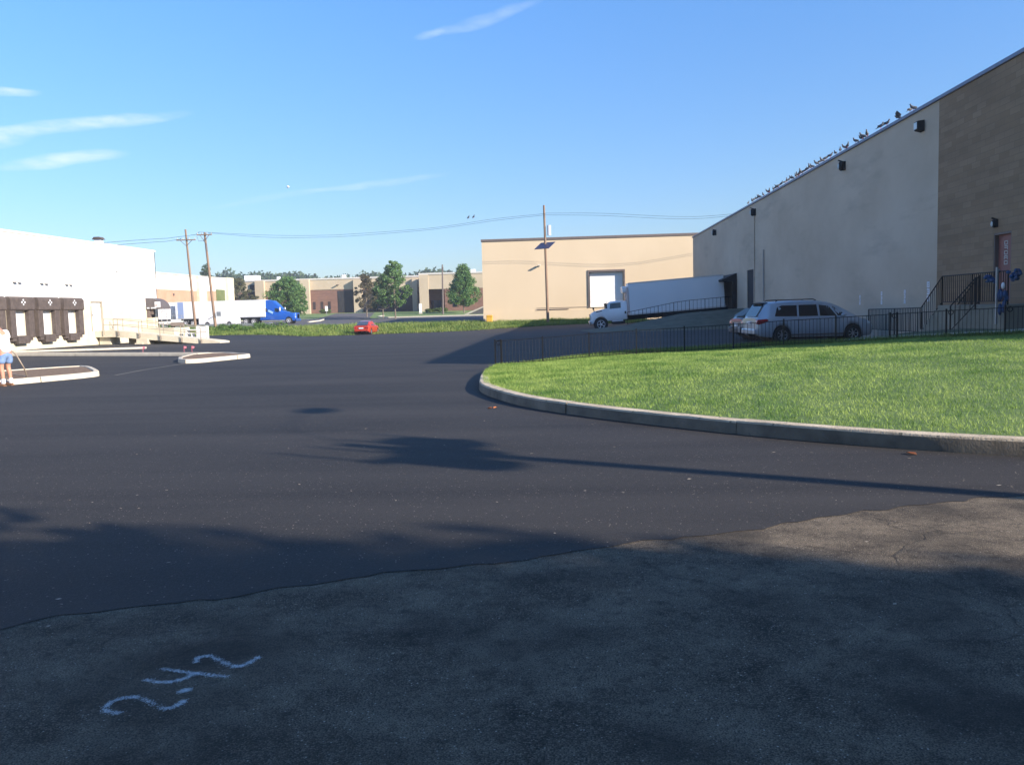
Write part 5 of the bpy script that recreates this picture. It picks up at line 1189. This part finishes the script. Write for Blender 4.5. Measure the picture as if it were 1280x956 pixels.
# ------------------------------------------------------------------ the man on the left
def skin_figure(name, joints, edges, m, parent=None, levels=2):
    me = bpy.data.meshes.new(name); names = list(joints); me.from_pydata([joints[k][0] for k in names], [(names.index(a), names.index(b)) for a, b in edges], [])
    me.materials.append(m); o = bpy.data.objects.new(name, me); COL.objects.link(o)
    if parent: o.parent = parent
    sk_ = o.modifiers.new('skin', 'SKIN'); sk_.use_smooth_shade = True
    for i, k in enumerate(names):
        r = joints[k][1]; me.skin_vertices[0].data[i].radius = r if isinstance(r, tuple) else (r, r)
    me.skin_vertices[0].data[0].use_root = True
    ss = o.modifiers.new('sub', 'SUBSURF'); ss.levels = levels; ss.render_levels = levels
    return o
M_skin = mat('skin', (.52, .27, .18), (.46, .22, .15), scale=6, rough=.6)
pn = empty('person', (-14.74, 21.75, 0), math.radians(165), 'man in white T-shirt and blue shorts, seen from behind, holding a hose by the mulch', 'person')
pn.scale = (1.03, 1.03, 1.03)
# local: +x forward (he leans slightly forward), z up
J = {'pelvis': ((0, 0, .88), (.14, .12)), 'spine': ((.03, 0, 1.05), (.135, .12)), 'chest': ((.10, 0, 1.26), (.15, .13)), 'neck0': ((.16, 0, 1.43), (.075, .075)), 'neck': ((.2, 0, 1.49), (.058, .058)), 'head0': ((.235, 0, 1.55), (.08, .07)), 'head': ((.255, 0, 1.63), (.098, .08)), 'crown': ((.25, 0, 1.70), (.07, .062)),
     'hipl': ((0, .1, .84), .095), 'kneel': ((.03, .11, .48), .062), 'calfl': ((.0, .115, .33), .058), 'ankl': ((-.02, .12, .1), .037), 'toel': ((.15, .13, .05), .04),
     'hipr': ((0, -.1, .84), .095), 'kneer': ((.06, -.11, .48), .062), 'calfr': ((.02, -.115, .33), .058), 'ankr': ((0, -.12, .1), .037), 'toer': ((.17, -.13, .05), .04),
     'shl': ((.13, .19, 1.36), .07), 'ell': ((.16, .27, 1.09), .046), 'wrl': ((.34, .2, .95), .03), 'hdl': ((.41, .17, .93), (.04, .022)),
     'shr': ((.13, -.19, 1.36), .07), 'elr': ((.18, -.27, 1.09), .046), 'wrr': ((.38, -.2, 1.0), .03), 'hdr': ((.45, -.17, .99), (.04, .022))}
E_ = [('pelvis', 'spine'), ('spine', 'chest'), ('chest', 'neck0'), ('neck0', 'neck'), ('neck', 'head0'), ('head0', 'head'), ('head', 'crown')]
for s in 'lr': E_ += [('pelvis', 'hip'+s), ('hip'+s, 'knee'+s), ('knee'+s, 'calf'+s), ('calf'+s, 'ank'+s), ('ank'+s, 'toe'+s), ('chest', 'sh'+s), ('sh'+s, 'el'+s), ('el'+s, 'wr'+s), ('wr'+s, 'hd'+s)]
skin_figure('body', J, E_, M_skin, pn)
for s, y in (('hdl', .17), ('hdr', -.17)):
    p = Vector(J[s][0])
    for k in range(4):
        q = p+Vector((.04, (k-1.5)*.02, 0)); o = skin_figure('finger', {'a': (tuple(p+Vector((.0, (k-1.5)*.016, 0))), .012), 'b': (tuple(q), .01), 'c': (tuple(q+Vector((.03, 0, -.025))), .009), 'd': (tuple(q+Vector((.012, 0, -.05))), .008)}, [('a', 'b'), ('b', 'c'), ('c', 'd')], M_skin, pn, 1)
    sg = -1 if y > 0 else 1
    skin_figure('thumb', {'a': (tuple(p+Vector((-.03, sg*.02, 0))), .013), 'b': (tuple(p+Vector((.01, sg*.05, -.015))), .011), 'c': (tuple(p+Vector((.04, sg*.045, -.035))), .009)}, [('a', 'b'), ('b', 'c')], M_skin, pn, 1)
SJ = {'b': ((-.01, 0, .80), (.175, .175)), 'm': ((.02, 0, 1.0), (.175, .18)), 'c': ((.1, 0, 1.25), (.17, .175)), 'n': ((.145, 0, 1.40), (.085, .1)), 'sl': ((.13, .19, 1.36), .088), 'el': ((.14, .25, 1.18), .078), 'sr': ((.13, -.19, 1.36), .088), 'er': ((.15, -.25, 1.18), .078)}
skin_figure('t_shirt', SJ, [('b', 'm'), ('m', 'c'), ('c', 'n'), ('c', 'sl'), ('sl', 'el'), ('c', 'sr'), ('sr', 'er')], mat('white_cotton', (.8, .8, .8), (.7, .7, .72), scale=6, rough=.9), pn)
PJ = {'w': ((0, 0, .9), (.155, .165)), 'c': ((0, 0, .84), (.15, .16)), 'l': ((.0, .1, .78), .115), 'l2': ((.02, .115, .55), .1), 'r': ((.0, -.1, .78), .115), 'r2': ((.03, -.115, .55), .1)}
skin_figure('shorts', PJ, [('w', 'c'), ('c', 'l'), ('l', 'l2'), ('c', 'r'), ('r', 'r2')], mat('denim', (.12, .2, .38), (.2, .3, .5), scale=8, rough=.9), pn)
for s, (x0, y) in (('l', (-.02, .12)), ('r', (0, -.12))):
    MB().tube([(x0, y, .07), (x0, y, .19)], .052, 10).build('sock', M_pale, pn, smooth=True)
    b = MB().sphere((x0+.09, y*1.04, .045), (.16, .06, .055), 12, 7).box((x0+.08, y*1.04, .012), (.28, .1, .024)); b.build('shoe', mat('brown_leather', (.16, .08, .045), (.22, .12, .07), scale=9, rough=.6), pn, smooth=True)
    MB().sphere((.245, (.09 if s == 'l' else -.09), 1.62), (.022, .012, .034), 8, 5).build('ear', M_skin, pn, smooth=True)
MB().sphere((.238, 0, 1.655), (.1, .084, .075), 14, 8).build('hair', mat('short_hair', (.3, .15, .08), (.4, .2, .12), scale=30, rough=.9), pn, smooth=True)
MB().tube([(.335, 0, 1.66), (.36, 0, 1.62), (.345, 0, 1.605)], [.01, .016, .012], 6).sphere((.335, .033, 1.645), .011, 6, 4).sphere((.335, -.033, 1.645), .011, 6, 4).box((.335, 0, 1.575), (.01, .045, .008)).build('face', mat('face_detail', (.35, .14, .1), None), pn, smooth=True)
hp = [Vector((-15.38, 21.75, .98)), Vector((-14.9, 22.2, .92)), Vector((-14.6, 22.2, .55)), Vector((-14.75, 22.6, .2)), Vector((-15.4, 23.3, .17)), Vector((-16.8, 24.2, .17)), Vector((-18.5, 22.5, .16))]
P = catmull([(p.x, p.y) for p in hp], 6); zz = catmull([(p.z, 0) for p in hp], 6)
T(MB().tube([(a[0], a[1], c[0]) for a, c in zip(P, zz)], .018, 6).build('garden_hose', mat('hose_rubber', (.3, .24, .18), None, rough=.6), smooth=True), 'brown hose hanging from the hands of the man down to the mulch', 'hose')

# ------------------------------------------------------------------ white sprayed marks and small litter
def stroke(paths, label):
    V = []
    for P_ in paths:
        P = catmull([p[:2] for p in P_], 14); n = len(P)
        for i in range(n*36):
            t = RS.rand()*(n-1)
            if math.sin(t*1.9)+math.sin(t*.53+1)+RS.randn()*.8 < -.5: continue
            k = int(t); p = P[k]+(P[min(k+1, n-1)]-P[k])*(t-k); o = RS.randn(2)*.0092; s = .0012+.0026*RS.rand()**2; a = RS.rand()*3
            x, y = p+o; z = -.002+.0015*RS.rand()
            V += [(x+s*math.cos(a+q), y+s*math.sin(a+q), z) for q in (0, 2.09, 4.18)]
    return T(npmesh('painted_marking', np.array(V), 3, mat('chalk_paint', (.6, .6, .6), (.8, .8, .8), scale=40, rough=.95)), label, None, None, 'structure')

stroke([[(-1.921, 3.402), (-1.992, 3.423), (-2.014, 3.497), (-1.964, 3.552), (-1.891, 3.537), (-1.751, 3.447), (-1.705, 3.477), (-1.697, 3.523)], [(-1.751, 3.608), (-1.735, 3.622), (-1.721, 3.632)]], 'wavy white sprayed mark, nearest and leftmost')
stroke([[(-1.973, 3.731), (-1.893, 3.706), (-1.837, 3.714), (-1.792, 3.749), (-1.766, 3.801), (-1.693, 3.784), (-1.603, 3.767)], [(-1.953, 3.854), (-1.855, 3.827), (-1.766, 3.801)]], 'forked white sprayed mark in the middle')
stroke([[(-1.821, 3.928), (-1.834, 3.985), (-1.786, 4.004), (-1.707, 3.947), (-1.629, 3.891), (-1.587, 3.882), (-1.557, 3.928), (-1.534, 3.995)]], 'wavy white sprayed mark, furthest and rightmost')
n = 420; x = RS.uniform(-9, 7, n); y = RS.uniform(3.2, 17, n); ok = (y < 21-3*x) ; 
ins = np.array([not (yy > np.interp(xx, kc[:, 0][8:], kc[:, 1][8:])-.1 and xx > -2.1) for xx, yy in zip(x, y)])
x, y = x[ins], y[ins]; s = .004+.012*RS.rand(len(x))**3; a = RS.rand(len(x))*6; zb = np.where(y > np.interp(x, seam[:, 0], seam[:, 1])+.1, .004, -.001)
V = np.stack([np.stack([x+s*np.cos(a+q)*(1.6 if q in (0, 3.1) else .8), y+s*np.sin(a+q), zb+.004*RS.rand(len(x))*(q > 2)+G(x, y)], -1) for q in (0, 1.5, 3.1, 4.6)], 1)
T(npmesh('leaf_litter', V.reshape(-1, 3), 4, mat('pale_litter', (.3, .22, .14), (.45, .4, .33), scale=3, rough=.9)), 'tiny pale bits of leaf scattered on the asphalt', 'litter', None, 'stuff')
for k, (x, y, lab) in enumerate(((-1.33, 14.35, 'curled orange leaf on the asphalt left of the kerb, left of a pair'), (-1.24, 14.42, 'curled orange leaf on the asphalt left of the kerb, right of a pair'), (3.62, 9.35, 'curled orange leaf lying against the lawn kerb on the right'))):
    b = MB(); L_ = .05+.01*k
    b.add([(-L_, 0, .004), (-.4*L_, -.5*L_, .022), (.4*L_, -.4*L_, .02), (L_, 0, .012), (.4*L_, .4*L_, .024), (-.4*L_, .5*L_, .018), (0, 0, .003)], [(0, 1, 6), (1, 2, 6), (2, 3, 6), (3, 4, 6), (4, 5, 6), (5, 0, 6)])
    o = b.build('fallen_leaf', mat('orange_leaf', (.5, .17, .05), (.4, .12, .04), scale=20, rough=.7)); o.location = (x, y, .004); o.rotation_euler.z = k*1.1; T(o, lab, 'leaf', 'fallen orange leaves')

# ------------------------------------------------------------------ thin summer haze
hz = MB().bb(-1720, 1720, -320, 1720, -2.2, 34).build('haze', mat('haze_air', (.8, .85, .9)))
nt = hz.data.materials[0].node_tree
for q in list(nt.nodes):
    if q.type != 'OUTPUT_MATERIAL': nt.nodes.remove(q)
v = nt.nodes.new('ShaderNodeVolumePrincipled'); v.inputs['Density'].default_value = .0005; v.inputs['Color'].default_value = (.85, .9, 1, 1); v.inputs['Anisotropy'].default_value = .2
nt.links.new(v.outputs[0], nt.nodes[0].inputs['Volume'] if nt.nodes[0].type == 'OUTPUT_MATERIAL' else nt.nodes['Material Output'].inputs['Volume'])
T(hz, 'thin pale haze over the lots', None, None, 'stuff')
